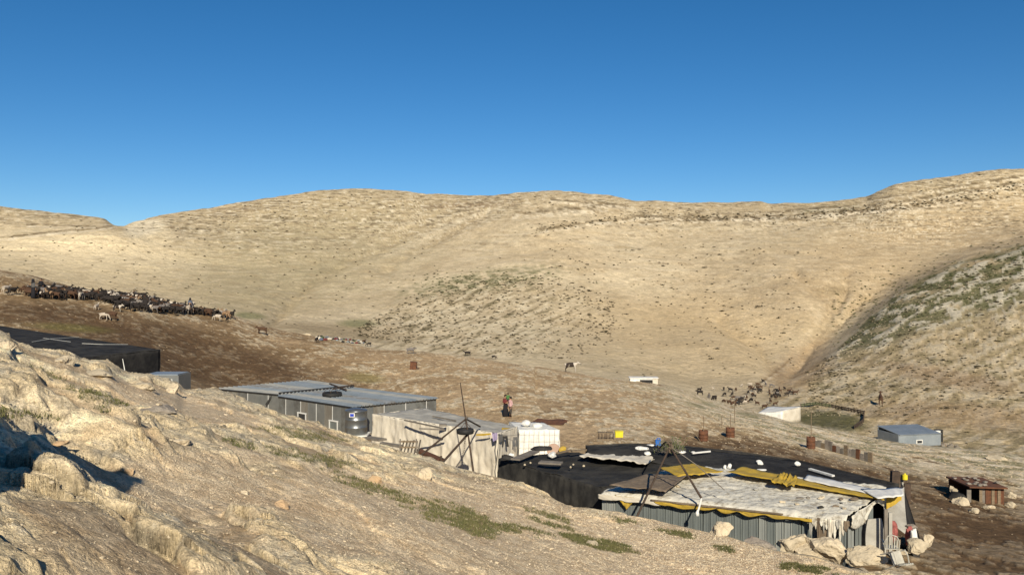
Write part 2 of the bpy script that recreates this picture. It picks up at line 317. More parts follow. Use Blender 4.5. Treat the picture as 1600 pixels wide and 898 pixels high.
for (a, b, w) in (((842, 358), (1000, 338), 2.2), ((1000, 338), (1240, 342), 2.2), ((1240, 342), (1500, 310), 2.2), ((0, 372), (175, 353), 1.6), ((1180, 333), (1330, 322), 1.5),
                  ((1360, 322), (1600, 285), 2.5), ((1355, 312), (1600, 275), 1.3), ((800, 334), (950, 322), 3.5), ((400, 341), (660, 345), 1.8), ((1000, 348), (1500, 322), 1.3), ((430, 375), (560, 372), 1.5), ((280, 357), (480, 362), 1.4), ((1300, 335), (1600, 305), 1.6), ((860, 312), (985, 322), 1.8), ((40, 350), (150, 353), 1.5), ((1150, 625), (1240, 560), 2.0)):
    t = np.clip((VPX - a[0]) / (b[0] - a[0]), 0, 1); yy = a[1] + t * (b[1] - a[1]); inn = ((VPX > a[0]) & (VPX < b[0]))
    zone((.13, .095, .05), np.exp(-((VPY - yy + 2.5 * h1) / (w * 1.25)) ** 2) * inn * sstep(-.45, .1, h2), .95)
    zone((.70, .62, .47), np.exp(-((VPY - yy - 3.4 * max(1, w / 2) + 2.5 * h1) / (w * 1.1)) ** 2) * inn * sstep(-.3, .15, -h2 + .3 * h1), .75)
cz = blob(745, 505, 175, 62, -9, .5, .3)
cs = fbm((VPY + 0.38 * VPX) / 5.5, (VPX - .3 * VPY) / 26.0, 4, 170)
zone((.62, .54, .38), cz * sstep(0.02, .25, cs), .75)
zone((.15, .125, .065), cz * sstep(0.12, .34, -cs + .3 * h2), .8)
zone((.36, .27, .16), blob(1430, 400, 330, 62, -14, .5, .3), .55)
zone((.36, .31, .19), blob(470, 400, 200, 75, -8, .5, .4), .55)
cl = fbm(VPY / 3.2, VPX / 30.0, 3, 175)
lz = sstep(330, 420, GR) * (1 - blob(150, 400, 200, 45, 6, .4))
cd_ = fbm(VPY / 1.9, VPX / 15.0, 4, 177, .6)
lzz = lz * (.6 + .4 * sstep(420, 340, VPY)) 
zone((.15, .115, .07), lzz * sstep(.12, .26, cd_ + .25 * h1), .8)
zone((.66, .59, .44), lz * sstep(.16, .32, -cd_ + .2 * h3), .7)
zone((.36, .28, .17), (1 - cz) * sstep(.1, .4, cl) * (VPY < 470), .45)
zone((.60, .50, .34), (1 - cz) * sstep(.1, .4, -cl), .35)
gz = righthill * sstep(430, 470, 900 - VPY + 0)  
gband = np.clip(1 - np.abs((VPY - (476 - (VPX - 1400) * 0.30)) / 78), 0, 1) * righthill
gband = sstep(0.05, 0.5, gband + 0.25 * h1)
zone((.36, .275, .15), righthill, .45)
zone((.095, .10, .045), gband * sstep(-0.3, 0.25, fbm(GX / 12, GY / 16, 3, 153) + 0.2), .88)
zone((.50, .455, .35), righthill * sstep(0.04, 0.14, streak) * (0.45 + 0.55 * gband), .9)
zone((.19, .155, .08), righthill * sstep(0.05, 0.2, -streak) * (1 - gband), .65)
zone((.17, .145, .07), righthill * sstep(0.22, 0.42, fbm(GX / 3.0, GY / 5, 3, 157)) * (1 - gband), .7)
zone((.26, .17, .10), np.maximum(blob(1250, 575, 60, 30, -35, .4, .3), blob(1480, 590, 110, 14, 10, .5, .4)), .5)
zone((.30, .20, .11), blob(1500, 650, 160, 20, 4, .5, .3), .5)
zone((.20, .15, .085), blob(540, 520, 120, 12, 5, .5, .4), .55)
zone((.13, .15, .055), np.maximum(blob(390, 493, 24, 5, 4, .4), blob(560, 505, 30, 6, 0, .5)), .6)
zone((.48, .36, .20), blob(1080, 520, 170, 55, 5, .6, .2), .5)
zone((.085, .085, .035), blob(1298, 658, 56, 16, 6, .25), .85)
farcol = sstep(seg_end['F'] - 10, seg_end['F'] + 4, rid + 4 * v1)
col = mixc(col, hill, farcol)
col = np.clip(col, 0.02, 0.78)

# ------------------------------------------------------------------ ground look-ups
def ray_rows(px):
    az = math.atan((px - CX) / F); j = np.searchsorted(AZ, az) - 1; j = max(0, min(NCOL - 2, j))
    w = (az - AZ[j]) / (AZ[j + 1] - AZ[j])
    return az, GR[j] * (1 - w) + GR[j + 1] * w, GZ[j] * (1 - w) + GZ[j + 1] * w
def gz_at(x, y):
    az = math.atan2(x, y); r = math.hypot(x, y); j = max(0, min(NCOL - 2, np.searchsorted(AZ, az) - 1)); w = (az - AZ[j]) / (AZ[j + 1] - AZ[j])
    return float(np.interp(r, GR[j], GZ[j]) * (1 - w) + np.interp(r, GR[j + 1], GZ[j + 1]) * w)
def vis(px, py, rmin=3.0):
    """first ground point met by the sight line through (px, py), beyond rmin"""
    az, r, z = ray_rows(px); ys = CY - F * z / (r * math.cos(az))
    ok = (ys <= py) & (r > rmin); k = int(np.argmax(ok))
    if not ok[k] or k == 0: return None
    a, b = ys[k - 1], ys[k]; t = (a - py) / (a - b + 1e-9) if a > py else 1.0; t = min(1, max(0, t))
    rr = r[k - 1] * (1 - t) + r[k] * t
    x, y = rr * math.sin(az), rr * math.cos(az)
    return Vector((x, y, gz_at(x, y)))
def P(px, py, d): return Vector(((px - CX) / F * d, d, -(py - CY) / F * d))
def G(px, d, dz=0): x = (px - CX) / F * d; return Vector((x, d, gz_at(x, d) + dz))

# ------------------------------------------------------------------ materials
def mat(name, col, rough=0.85, noise=0.25, scale=3.0, metal=0.0, bump=0.0, bscale=None, col2=None, spec=0.3, detail=6, stretch=None, lo=0.35, hi=0.65):
    m = bpy.data.materials.new(name); m.use_nodes = True; nt = m.node_tree; b = nt.nodes['Principled BSDF']
    b.inputs['Roughness'].default_value = rough; b.inputs['Metallic'].default_value = metal; b.inputs['Specular IOR Level'].default_value = spec
    tc = nt.nodes.new('ShaderNodeTexCoord'); mp = nt.nodes.new('ShaderNodeMapping'); nt.links.new(tc.outputs['Object'], mp.inputs[0])
    if stretch: mp.inputs['Scale'].default_value = stretch
    n = nt.nodes.new('ShaderNodeTexNoise'); n.inputs['Scale'].default_value = scale; n.inputs['Detail'].default_value = detail; n.inputs['Roughness'].default_value = 0.65
    nt.links.new(mp.outputs[0], n.inputs['Vector'])
    r = nt.nodes.new('ShaderNodeValToRGB'); nt.links.new(n.outputs[0], r.inputs[0])
    c2 = col2 if col2 else tuple(c * (1 - noise) for c in col)
    c1 = col if col2 else tuple(min(1, c * (1 + noise * 0.6)) for c in col)
    r.color_ramp.elements[0].position = lo; r.color_ramp.elements[1].position = hi
    r.color_ramp.elements[0].color = (*c2, 1); r.color_ramp.elements[1].color = (*c1, 1)
    nt.links.new(r.outputs[0], b.inputs['Base Color'])
    if bump:
        n2 = nt.nodes.new('ShaderNodeTexNoise'); n2.inputs['Scale'].default_value = bscale or scale * 4; n2.inputs['Detail'].default_value = 5
        nt.links.new(mp.outputs[0], n2.inputs['Vector'])
        bp = nt.nodes.new('ShaderNodeBump'); bp.inputs['Strength'].default_value = bump; bp.inputs['Distance'].default_value = 0.05
        nt.links.new(n2.outputs[0], bp.inputs['Height']); nt.links.new(bp.outputs[0], b.inputs['Normal'])
    return m

def terrain_mat(name, scales, bumps, speck, pebbles=None, cracks=False):
    m = bpy.data.materials.new(name); m.use_nodes = True; nt = m.node_tree; L = nt.links.new; N = nt.nodes.new; b = nt.nodes['Principled BSDF']
    b.inputs['Roughness'].default_value = 0.95; b.inputs['Specular IOR Level'].default_value = 0.1
    at = N('ShaderNodeAttribute'); at.attribute_name = 'soil'
    tc = N('ShaderNodeTexCoord'); cur = at.outputs['Color']; hsum = None
    for i, (s, a) in enumerate(scales):
        n = N('ShaderNodeTexNoise'); n.inputs['Scale'].default_value = s; n.inputs['Detail'].default_value = 5; n.inputs['Roughness'].default_value = 0.7
        L(tc.outputs['Object'], n.inputs['Vector'])
        mr = N('ShaderNodeMapRange'); mr.inputs[1].default_value = 0.3; mr.inputs[2].default_value = 0.7; mr.inputs[3].default_value = 1 - a; mr.inputs[4].default_value = 1 + a
        L(n.outputs[0], mr.inputs[0])
        mx = N('ShaderNodeVectorMath'); mx.operation = 'SCALE'; L(cur, mx.inputs[0]); L(mr.outputs[0], mx.inputs['Scale']); cur = mx.outputs[0]
        ml = N('ShaderNodeMath'); ml.operation = 'MULTIPLY'; ml.inputs[1].default_value = bumps[i]; L(n.outputs[0], ml.inputs[0])
        if hsum is None: hsum = ml.outputs[0]
        else:
            ad = N('ShaderNodeMath'); L(hsum, ad.inputs[0]); L(ml.outputs[0], ad.inputs[1]); hsum = ad.outputs[0]
    if pebbles:
        for (s, h, dk) in pebbles:
            v = N('ShaderNodeTexVoronoi'); v.feature = 'F1'; v.inputs['Scale'].default_value = s; L(tc.outputs['Object'], v.inputs['Vector'])
            mr = N('ShaderNodeMapRange'); mr.inputs[1].default_value = 0.15; mr.inputs[2].default_value = 0.75; mr.inputs[3].default_value = 1; mr.inputs[4].default_value = 0
            L(v.outputs['Distance'], mr.inputs[0])
            ml = N('ShaderNodeMath'); ml.operation = 'MULTIPLY'; ml.inputs[1].default_value = h; L(mr.outputs[0], ml.inputs[0])
            ad = N('ShaderNodeMath'); L(hsum, ad.inputs[0]); L(ml.outputs[0], ad.inputs[1]); hsum = ad.outputs[0]
            sp = N('ShaderNodeSeparateColor'); L(v.outputs['Color'], sp.inputs[0])
            mr2 = N('ShaderNodeMapRange'); mr2.inputs[3].default_value = 1 - dk; mr2.inputs[4].default_value = 1 + dk; L(sp.outputs[0], mr2.inputs[0])
            mx = N('ShaderNodeVectorMath'); mx.operation = 'SCALE'; L(cur, mx.inputs[0]); L(mr2.outputs[0], mx.inputs['Scale']); cur = mx.outputs[0]
    L(cur, b.inputs['Base Color'])
    bp = N('ShaderNodeBump'); bp.inputs['Strength'].default_value = 1.0; bp.inputs['Distance'].default_value = speck
    L(hsum, bp.inputs['Height']); L(bp.outputs[0], b.inputs['Normal'])
    return m
M_rock = terrain_mat('weathered_limestone', [(1.7, .12), (9, .22), (38, .28)], [0.6, .8, .5], 0.065, pebbles=[(14, .12, .12), (45, .07, .17)])
M_mid = terrain_mat('stony_brown_soil', [(0.9, .18), (4, .28), (14, .3)], [0.6, .5, .25], 0.10, pebbles=[(3.2, .12, .22)])
M_hill = terrain_mat('dry_hillside', [(0.12, .08), (0.55, .14), (1.8, .18)], [0.5, .5, .3], 0.7, pebbles=[(0.9, .10, .10)])

def terrain_part(name, r0, r1, material):
    nr = r1 - r0
    X = GX[:, r0:r1]; Y = GY[:, r0:r1]; Z = GZ[:, r0:r1]
    co = np.stack([X, Y, Z], axis=-1).reshape(-1, 3).astype(np.float32)
    i = np.arange(NCOL - 1)[:, None]; j = np.arange(nr - 1)[None, :]
    a = (i * nr + j); q = np.stack([a, a + nr, a + nr + 1, a + 1], axis=-1).reshape(-1, 4)[:, ::-1].astype(np.int32)
    me = bpy.data.meshes.new(name); me.vertices.add(len(co)); me.vertices.foreach_set('co', co.ravel())
    me.loops.add(q.size); me.loops.foreach_set('vertex_index', np.ascontiguousarray(q).ravel())
    me.polygons.add(len(q)); me.polygons.foreach_set('loop_start', np.arange(0, q.size, 4, dtype=np.int32))
    me.polygons.foreach_set('use_smooth', np.ones(len(q), dtype=bool))
    at = me.attributes.new('soil', 'FLOAT_COLOR', 'POINT')
    cc = np.concatenate([col[:, r0:r1], np.ones((NCOL, nr, 1))], axis=-1).reshape(-1, 4).astype(np.float32)
    at.data.foreach_set('color', cc.ravel())
    me.update(calc_edges=True); me.validate()
    me.materials.append(material)
    o = bpy.data.objects.new(name, me); COL.objects.link(o); o['kind'] = 'structure'
    return o
rB = seg_end['B'] + 4; rF = seg_end['F'] - 3
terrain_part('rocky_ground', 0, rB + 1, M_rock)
terrain_part('ground', rB, rF + 1, M_mid)
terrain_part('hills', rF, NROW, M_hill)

# ------------------------------------------------------------------ mesh helpers
def tag(o, label=None, cat=None, group=None, kind=None):
    if label: o['label'] = label
    if cat: o['category'] = cat
    if group: o['group'] = group
    if kind: o['kind'] = kind
    return o
def thing(name, loc, label, cat, group=None):
    o = bpy.data.objects.new(name, None); COL.objects.link(o); o.location = loc; o.empty_display_size = 0.2
    return tag(o, label, cat, group)
def wloc(o):
    v = Vector((0, 0, 0))
    while o: v += o.location; o = o.parent
    return v
class MB:
    def __init__(s): s.v = []; s.f = []
    def add(s, vs, fs):
        n = len(s.v); s.v += [Vector(v) for v in vs]; s.f += [tuple(i + n for i in f) for f in fs]; return s
    def box(s, c, size, rot=None, bev=0):
        c = Vector(c); hx, hy, hz = [q / 2 for q in size]
        vs = [Vector((x, y, z)) for z in (-hz, hz) for x, y in ((-hx, -hy), (hx, -hy), (hx, hy), (-hx, hy))]
        if rot is not None: vs = [rot @ v for v in vs]
        return s.add([v + c for v in vs], [(3, 2, 1, 0), (4, 5, 6, 7), (0, 1, 5, 4), (1, 2, 6, 5), (2, 3, 7, 6), (3, 0, 4, 7)])
    def beam(s, p, q, w, h):
        p = Vector(p); q = Vector(q); d = (q - p); L = d.length; r = d.to_track_quat('X', 'Z').to_matrix()
        return s.box((p + q) / 2, (L, w, h), r)
    def tube(s, pts, r, n=8, cap=True, r2=None):
        pts = [Vector(p) for p in pts]; m = len(pts); base = len(s.v); up = Vector((0, 0, 1))
        for i, p in enumerate(pts):
            d = (pts[min(i + 1, m - 1)] - pts[max(i - 1, 0)]).normalized()
            a = d.cross(up);
            if a.length < 0.05: a = d.cross(Vector((1, 0, 0)))
            a.normalize(); b = d.cross(a)
            rr = r if not isinstance(r, (list, tuple)) else r[i]
            if r2 is not None: rr = r + (r2 - r) * i / (m - 1)
            for k in range(n):
                t = 2 * math.pi * k / n; s.v.append(p + (a * math.cos(t) + b * math.sin(t)) * rr)
        for i in range(m - 1):
            for k in range(n):
                s.f.append((base + i * n + k, base + i * n + (k + 1) % n, base + (i + 1) * n + (k + 1) % n, base + (i + 1) * n + k))
        if cap: s.f.append(tuple(base + k for k in range(n))[::-1]); s.f.append(tuple(base + (m - 1) * n + k for k in range(n)))
        return s
    def lathe(s, c, prof, n=20, rot=None, squash=1):
        c = Vector(c); base = len(s.v); m = len(prof)
        for (r, z) in prof:
            for k in range(n):
                t = 2 * math.pi * k / n; v = Vector((r * math.cos(t), r * math.sin(t) * squash, z))
                s.v.append(c + (rot @ v if rot is not None else v))
        for i in range(m - 1):
            for k in range(n):
                s.f.append((base + i * n + k, base + i * n + (k + 1) % n, base + (i + 1) * n + (k + 1) % n, base + (i + 1) * n + k))
        s.f.append(tuple(base + k for k in range(n))[::-1]); s.f.append(tuple(base + (m - 1) * n + k for k in range(n)))
        return s
    def sheet(s, fn, nu, nv, thick=0.0, n_dir=None):
        """grid fn(u,v)->point; with thick a closed slab"""
        base = len(s.v); pts = [[Vector(fn(i / nu, j / nv)) for j in range(nv + 1)] for i in range(nu + 1)]
        W = nv + 1
        for row in pts: s.v += row
        for i in range(nu):
            for j in range(nv):
                a = base + i * W + j; s.f.append((a, a + W, a + W + 1, a + 1))
        if thick:
            n_dir = Vector(n_dir) if n_dir is not None else Vector((0, 0, -1)); off = n_dir.normalized() * thick; b2 = len(s.v)
            for row in pts: s.v += [p + off for p in row]
            for i in range(nu):
                for j in range(nv):
                    a = b2 + i * W + j; s.f.append((a + 1, a + W + 1, a + W, a))
            for i in range(nu):
                for j in (0, nv):
                    a = base + i * W + j; b = b2 + i * W + j
                    s.f.append((a, b, b + W, a + W) if j == 0 else (a + W, b + W, b, a))
            for j in range(nv):
                for i in (0, nu):
                    a = base + i * W + j; b = b2 + i * W + j
                    s.f.append((a + 1, b + 1, b, a) if i == 0 else (a, b, b + 1, a + 1))
        return s
    def build(s, name, material, parent=None, smooth=False, base=None):
        org = wloc(parent) if parent else (Vector(base) if base is not None else Vector((0, 0, 0)))
        me = bpy.data.meshes.new(name); me.from_pydata([tuple(v - org) for v in s.v], [], s.f); me.materials.append(material)
        if smooth: me.polygons.foreach_set('use_smooth', [True] * len(me.polygons))
        me.update(); o = bpy.data.objects.new(name, me); COL.objects.link(o)
        if parent: o.parent = parent
        elif base is not None: o.location = org
        return o
def lerp(a, b, t): return a + (b - a) * t
def bilin(c, u, v):  # corners 00,10,11,01
    return (c[0] * (1 - u) + c[1] * u) * (1 - v) + (c[3] * (1 - u) + c[2] * u) * v
def ns(x, y, seed=0): return float(perlin(np.array([x]), np.array([y]), seed)[0])
def pre_noise(n, m, o, seed, gain=0.55, fx=1, fy=1):
    u, v = np.meshgrid(np.linspace(0, fx, n + 1), np.linspace(0, fy, m + 1), indexing='ij'); return fbm(u, v, o, seed, gain)

# materials of the things
K = dict(
 blackcloth=mat('black_plastic_sheet', (.058, .056, .052), .9, scale=1.1, col2=(.020, .020, .021), bump=.6, bscale=3.5, spec=.08, lo=.4, hi=.75),
 darkcloth=mat('charcoal_fabric', (.060, .057, .050), .9, scale=1.1, col2=(.020, .020, .020), bump=.5, bscale=5, spec=.15, lo=.4, hi=.75),
 whitecloth=mat('dusty_white_canvas', (.60, .56, .47), .8, scale=1.6, col2=(.47, .43, .35), bump=.35, bscale=5),
 whitecloth2=mat('weathered_white_tarpaulin', (.55, .53, .455), .8, scale=4.2, col2=(.30, .27, .21), bump=.6, bscale=9, lo=.36, hi=.50),
 whiteclean=mat('white_plastic_sheet', (.70, .70, .66), .6, scale=3, col2=(.52, .52, .50), bump=.2, bscale=8),
 greycloth=mat('faded_grey_canvas', (.38, .37, .33), .85, scale=1.8, col2=(.27, .26, .23), bump=.4, bscale=6),
 browncloth=mat('brown_sackcloth', (.20, .155, .11), .95, scale=2.5, col2=(.11, .085, .06), bump=.5, bscale=9),
 yellow=mat('mustard_yellow_tarpaulin', (.46, .31, .035), .65, scale=2.5, col2=(.30, .21, .04), bump=.4, bscale=7),
 steel=mat('grey_painted_sheet_metal', (.20, .21, .205), .5, scale=1.2, col2=(.145, .155, .155), metal=.35, spec=.5),
 steelroof=mat('galvanised_roof_sheet', (.30, .34, .37), .5, scale=.8, col2=(.21, .25, .285), metal=.45, spec=.5),
 steelpanel=mat('galvanised_wall_panel', (.20, .225, .22), .55, scale=1.6, col2=(.13, .15, .15), metal=.3, spec=.4, stretch=(1, 1, .3)),
 steelpale=mat('pale_galvanised_panel', (.33, .35, .33), .5, scale=1.6, col2=(.22, .24, .235), metal=.3, stretch=(1, 1, .3)),
 seam=mat('white_joint_strip', (.55, .56, .55), .5, scale=2, noise=.1),
 tank=mat('zinc_tank', (.22, .235, .24), .35, scale=2, col2=(.17, .18, .185), metal=.7, spec=.5),
 black=mat('black_rubber', (.02, .02, .02), .7, scale=5), iron=mat('rusty_brown_iron', (.075, .05, .035), .8, scale=6, col2=(.035, .026, .02), bump=.3),
 rust=mat('rust', (.14, .06, .03), .9, scale=4, col2=(.07, .035, .022), bump=.4), wood=mat('weathered_timber', (.22, .17, .11), .85, scale=3, col2=(.12, .09, .06), stretch=(1, 1, 6), bump=.3),
 greywood=mat('grey_timber', (.20, .18, .15), .9, scale=3, col2=(.12, .105, .09), bump=.3), blue=mat('blue_plastic', (.02, .12, .42), .4, noise=.2), bluel=mat('blue_emblem', (.02, .05, .40), .4, noise=.05),
 yel=mat('yellow_plastic', (.62, .52, .03), .45, noise=.15), white=mat('white_plastic', (.62, .62, .58), .5, noise=.12, scale=5), pink=mat('pink_bag_fabric', (.30, .095, .085), .85, noise=.5, scale=7, bump=.6, bscale=18),
 dishpink=mat('faded_pink_board', (.36, .25, .19), .7, noise=.15), rock=mat('limestone_boulder', (.54, .46, .33), .95, scale=2.3, col2=(.33, .28, .20), bump=1, bscale=11, lo=.3, hi=.6),
 rockp=mat('pale_limestone_block', (.50, .43, .31), .95, scale=3, col2=(.33, .285, .205), bump=.9, bscale=12), rocko=mat('orange_stained_stone', (.45, .31, .18), .95, scale=5, col2=(.36, .27, .17), bump=.6, bscale=14),
 rockg=mat('grey_weathered_stone', (.27, .24, .20), .95, scale=3, col2=(.19, .165, .14), bump=.9, bscale=9),
 skin=mat('skin', (.30, .17, .10), .6, noise=.1), hair=mat('dark_hair', (.015, .012, .01), .7), blackdress=mat('black_dress_cloth', (.012, .012, .016), .9), redtop=mat('dark_red_cloth', (.12, .025, .025), .9),
 pinkshirt=mat('pale_pink_shirt_cloth', (.50, .32, .32), .85, noise=.1), trousers=mat('dark_trouser_cloth', (.05, .045, .04), .9), greenshirt=mat('green_cloth', (.06, .16, .05), .9), denim=mat('grey_blue_cloth', (.09, .11, .15), .9),
 g_black=mat('black_goat_hair', (.022, .018, .016), .9, scale=9, bump=.5), g_brown=mat('dark_brown_goat_hair', (.07, .038, .022), .9, scale=9, bump=.5), g_grey=mat('grey_goat_hair', (.20, .185, .175), .9, scale=7, col2=(.09, .08, .075), bump=.5),
 g_white=mat('cream_goat_hair', (.46, .41, .34), .9, scale=7, col2=(.34, .29, .23), bump=.5), g_pied=mat('pied_goat_hair', (.44, .40, .34), .9, scale=1.6, col2=(.03, .022, .018), lo=.49, hi=.52, detail=1),
 g_tan=mat('tan_goat_hair', (.26, .17, .10), .9, scale=8, bump=.5), scrub=mat('dark_olive_scrub', (.07, .058, .03), .95, scale=3, col2=(.035, .03, .016)), scrubg=mat('green_scrub', (.085, .10, .035), .95, scale=3, col2=(.05, .06, .022)),
 grass=mat('short_green_weeds', (.085, .095, .035), .9, scale=3, col2=(.13, .12, .05)), lav=mat('lavender_cloth', (.28, .24, .36), .9), greyl=mat('dark_grey_cloth', (.09, .09, .09), .9),
 stonem=mat('dusty_stone', (.42, .34, .23), .95, noise=.3, scale=.6), steelb=mat('dented_sheet_metal', (.17, .18, .175), .55, scale=2.2, col2=(.10, .10, .095), metal=.3, bump=.5, bscale=2), steelc=mat('stained_sheet_metal', (.22, .22, .20), .6, scale=1.4, col2=(.13, .115, .095), metal=.2, stretch=(1, 1, .25)), steelroofb=mat('dusty_roof_sheet', (.33, .33, .31), .65, scale=.9, col2=(.22, .235, .24), metal=.25), steelroofc=mat('streaked_roof_sheet', (.27, .30, .33), .55, scale=1.6, col2=(.19, .18, .165), metal=.35), browng=mat('brown_grit', (.27, .19, .12), .95, noise=.4, scale=.9), chairp=mat('dull_white_plastic', (.38, .37, .32), .6, noise=.25, scale=4), glass=mat('dark_window_glass', (.03, .035, .04), .15, noise=.1, spec=.6), greentarp=mat('olive_green_net', (.065, .085, .035), .95, scale=2, col2=(.04, .055, .025)),
)

def stone_mesh(seed, sx, sy, sz, sub=2, rough=.35, cuts=5):
    r = random.Random(seed); bm = bmesh.new(); bmesh.ops.create_icosphere(bm, subdivisions=sub, radius=1)
    pl = [(Vector((r.gauss(0, 1), r.gauss(0, 1), r.gauss(0, .8))).normalized(), r.uniform(.45, .8)) for _ in range(cuts)]
    vs = list(bm.verts); arr = np.array([v.co for v in vs]); 
    nn = fbm(arr[:, 0] * 1.3 + arr[:, 2] + seed, arr[:, 1] * 1.3 - arr[:, 2] * .7, 5, seed % 50, .62)
    for v, q in zip(vs, nn):
        c = v.co.copy()
        for (nrm, dd) in pl:
            e = c.dot(nrm) - dd
            if e > 0: c -= nrm * e
        c *= 1 + rough * float(q); v.co = Vector((c.x * sx, c.y * sy, c.z * sz))
    me = bpy.data.meshes.new('stone'); bm.to_mesh(me); bm.free()
    
    me.update(); return me
def stone(name, loc, size, mtl, label, cat, seed, group=None, sub=3, rz=0, rough=.35, cuts=5):
    me = stone_mesh(seed, *size, sub, rough, cuts); me.materials.append(mtl); o = bpy.data.objects.new(name, me); o.location = loc; o.rotation_euler = (0, 0, rz); COL.objects.link(o)
    return tag(o, label, cat, group)
# ------------------------------------------------------------------ big tents and sheds
def wall_sheet(p, q, zt_p, zt_q, zb_p, zb_q, mtl, name, parent, nu=40, nv=14, wr=.05, seed=1, folds=9, thick=.03, slant=.0, lean=None):
    p = Vector((p[0], p[1], 0)); q = Vector((q[0], q[1], 0)); d = (q - p).normalized(); n = Vector((d.y, -d.x, 0))
    if n.dot(-(p + q)) < 0: n = -n
    N = pre_noise(nu, nv, 3, seed, fx=folds, fy=1.6); N2 = pre_noise(nu, nv, 2, seed + 7, fx=folds * 2.5, fy=5)
    def fn(u, v):
        i = round(u * nu); j = round(v * nv); b = lerp(p, q, u); z = lerp(lerp(zt_p, zt_q, u), lerp(zb_p, zb_q, u), v)
        return Vector((b.x, b.y, z)) + n * (wr * N[i, j] * (0.3 + v) + wr * .35 * N2[i, j] + (lean or 0) * v)
    return MB().sheet(fn, nu, nv, thick, -n).build(name, mtl, parent, True)
def roof_sheet(c, mtl, name, parent, nu=40, nv=20, amp=.08, seed=2, fx=6, fy=3, thick=.03, sag=.0, o=4):
    N = pre_noise(nu, nv, o, seed, .6, fx=fx, fy=fy)
    def fn(u, v):
        i = round(u * nu); j = round(v * nv); b = bilin(c, u, v)
        return b + Vector((0, 0, amp * N[i, j] - sag * math.sin(math.pi * u) * math.sin(math.pi * v)))
    return MB().sheet(fn, nu, nv, thick).build(name, mtl, parent, True)
def rope(pts, r, name, mtl, parent, sag=0):
    return MB().tube(pts, r, 5).build(name, mtl, parent)

# black tent far left
a, b_, c_, d_ = P(31, 551, 41), P(250, 546, 50), P(-60, 500, 62), P(-230, 500, 50)
a = Vector((a.x, a.y, -3.75))
t = thing('black_tent', (b_.x, b_.y, -5.3), 'long low black plastic tent beyond the left rocks', 'tent')
roof_sheet([a, b_, c_, d_], K['blackcloth'], 'roof_sheet', t, 50, 40, .10, 4, 5, 5)
wall_sheet(a, b_, a.z, b_.z, a.z - 2.0, -5.6, K['blackcloth'], 'wall_sheet', t, 50, 10, .08, 5)
wall_sheet(b_, c_, b_.z, c_.z, -5.6, c_.z - 1.6, K['blackcloth'], 'wall_sheet', t, 50, 10, .08, 6)
for pr_ in ([(16, 523, 57), (60, 529, 53), (110, 536, 48)], [(50, 536, 49), (80, 531, 51), (123, 528.5, 54)], [(128, 538.5, 48.5), (160, 540, 49), (200, 540, 50.5)]):
    rope([P(x, y - .8, d_) - Vector((0, 0, -.05)) for x, y, d_ in pr_], .012, 'rope', K['white'], t)
# small grey cabin and guy pole near it
base = P(256, 604, 42)
t = thing('grey_cabin', base, 'small grey cabin roof with a little white framed window beside the black tent', 'cabin')
MB().box(base + Vector((.15, 0.8, .10)), (1.15, 1.6, .9)).build('wall', K['steel'], t)
MB().box(base + Vector((-.15, 0.8, .58)), (1.6, 1.4, .05)).build('roof', K['steelroof'], t)
w = MB().box(base + Vector((.33, -.02, .30)), (.20, .03, .15)).build('window', K['white'], t)
MB().box(base + Vector((.33, -.045, .30)), (.13, .02, .09)).build('pane', K['glass'], w)
MB().box(base + Vector((-.72, 0.1, .35)), (.42, .3, .2)).build('wall_panel', K['whiteclean'], t)
p0 = P(197, 592, 36)
tag(MB().tube([p0, p0 + Vector((-.08, 0, .5)), p0 + Vector((-.17, 0.05, .85))], .025, 6, r2=.012).build('stake', K['white'], base=p0), 'thin white leaning stake between the rocks in front of the black tent', 'stake')

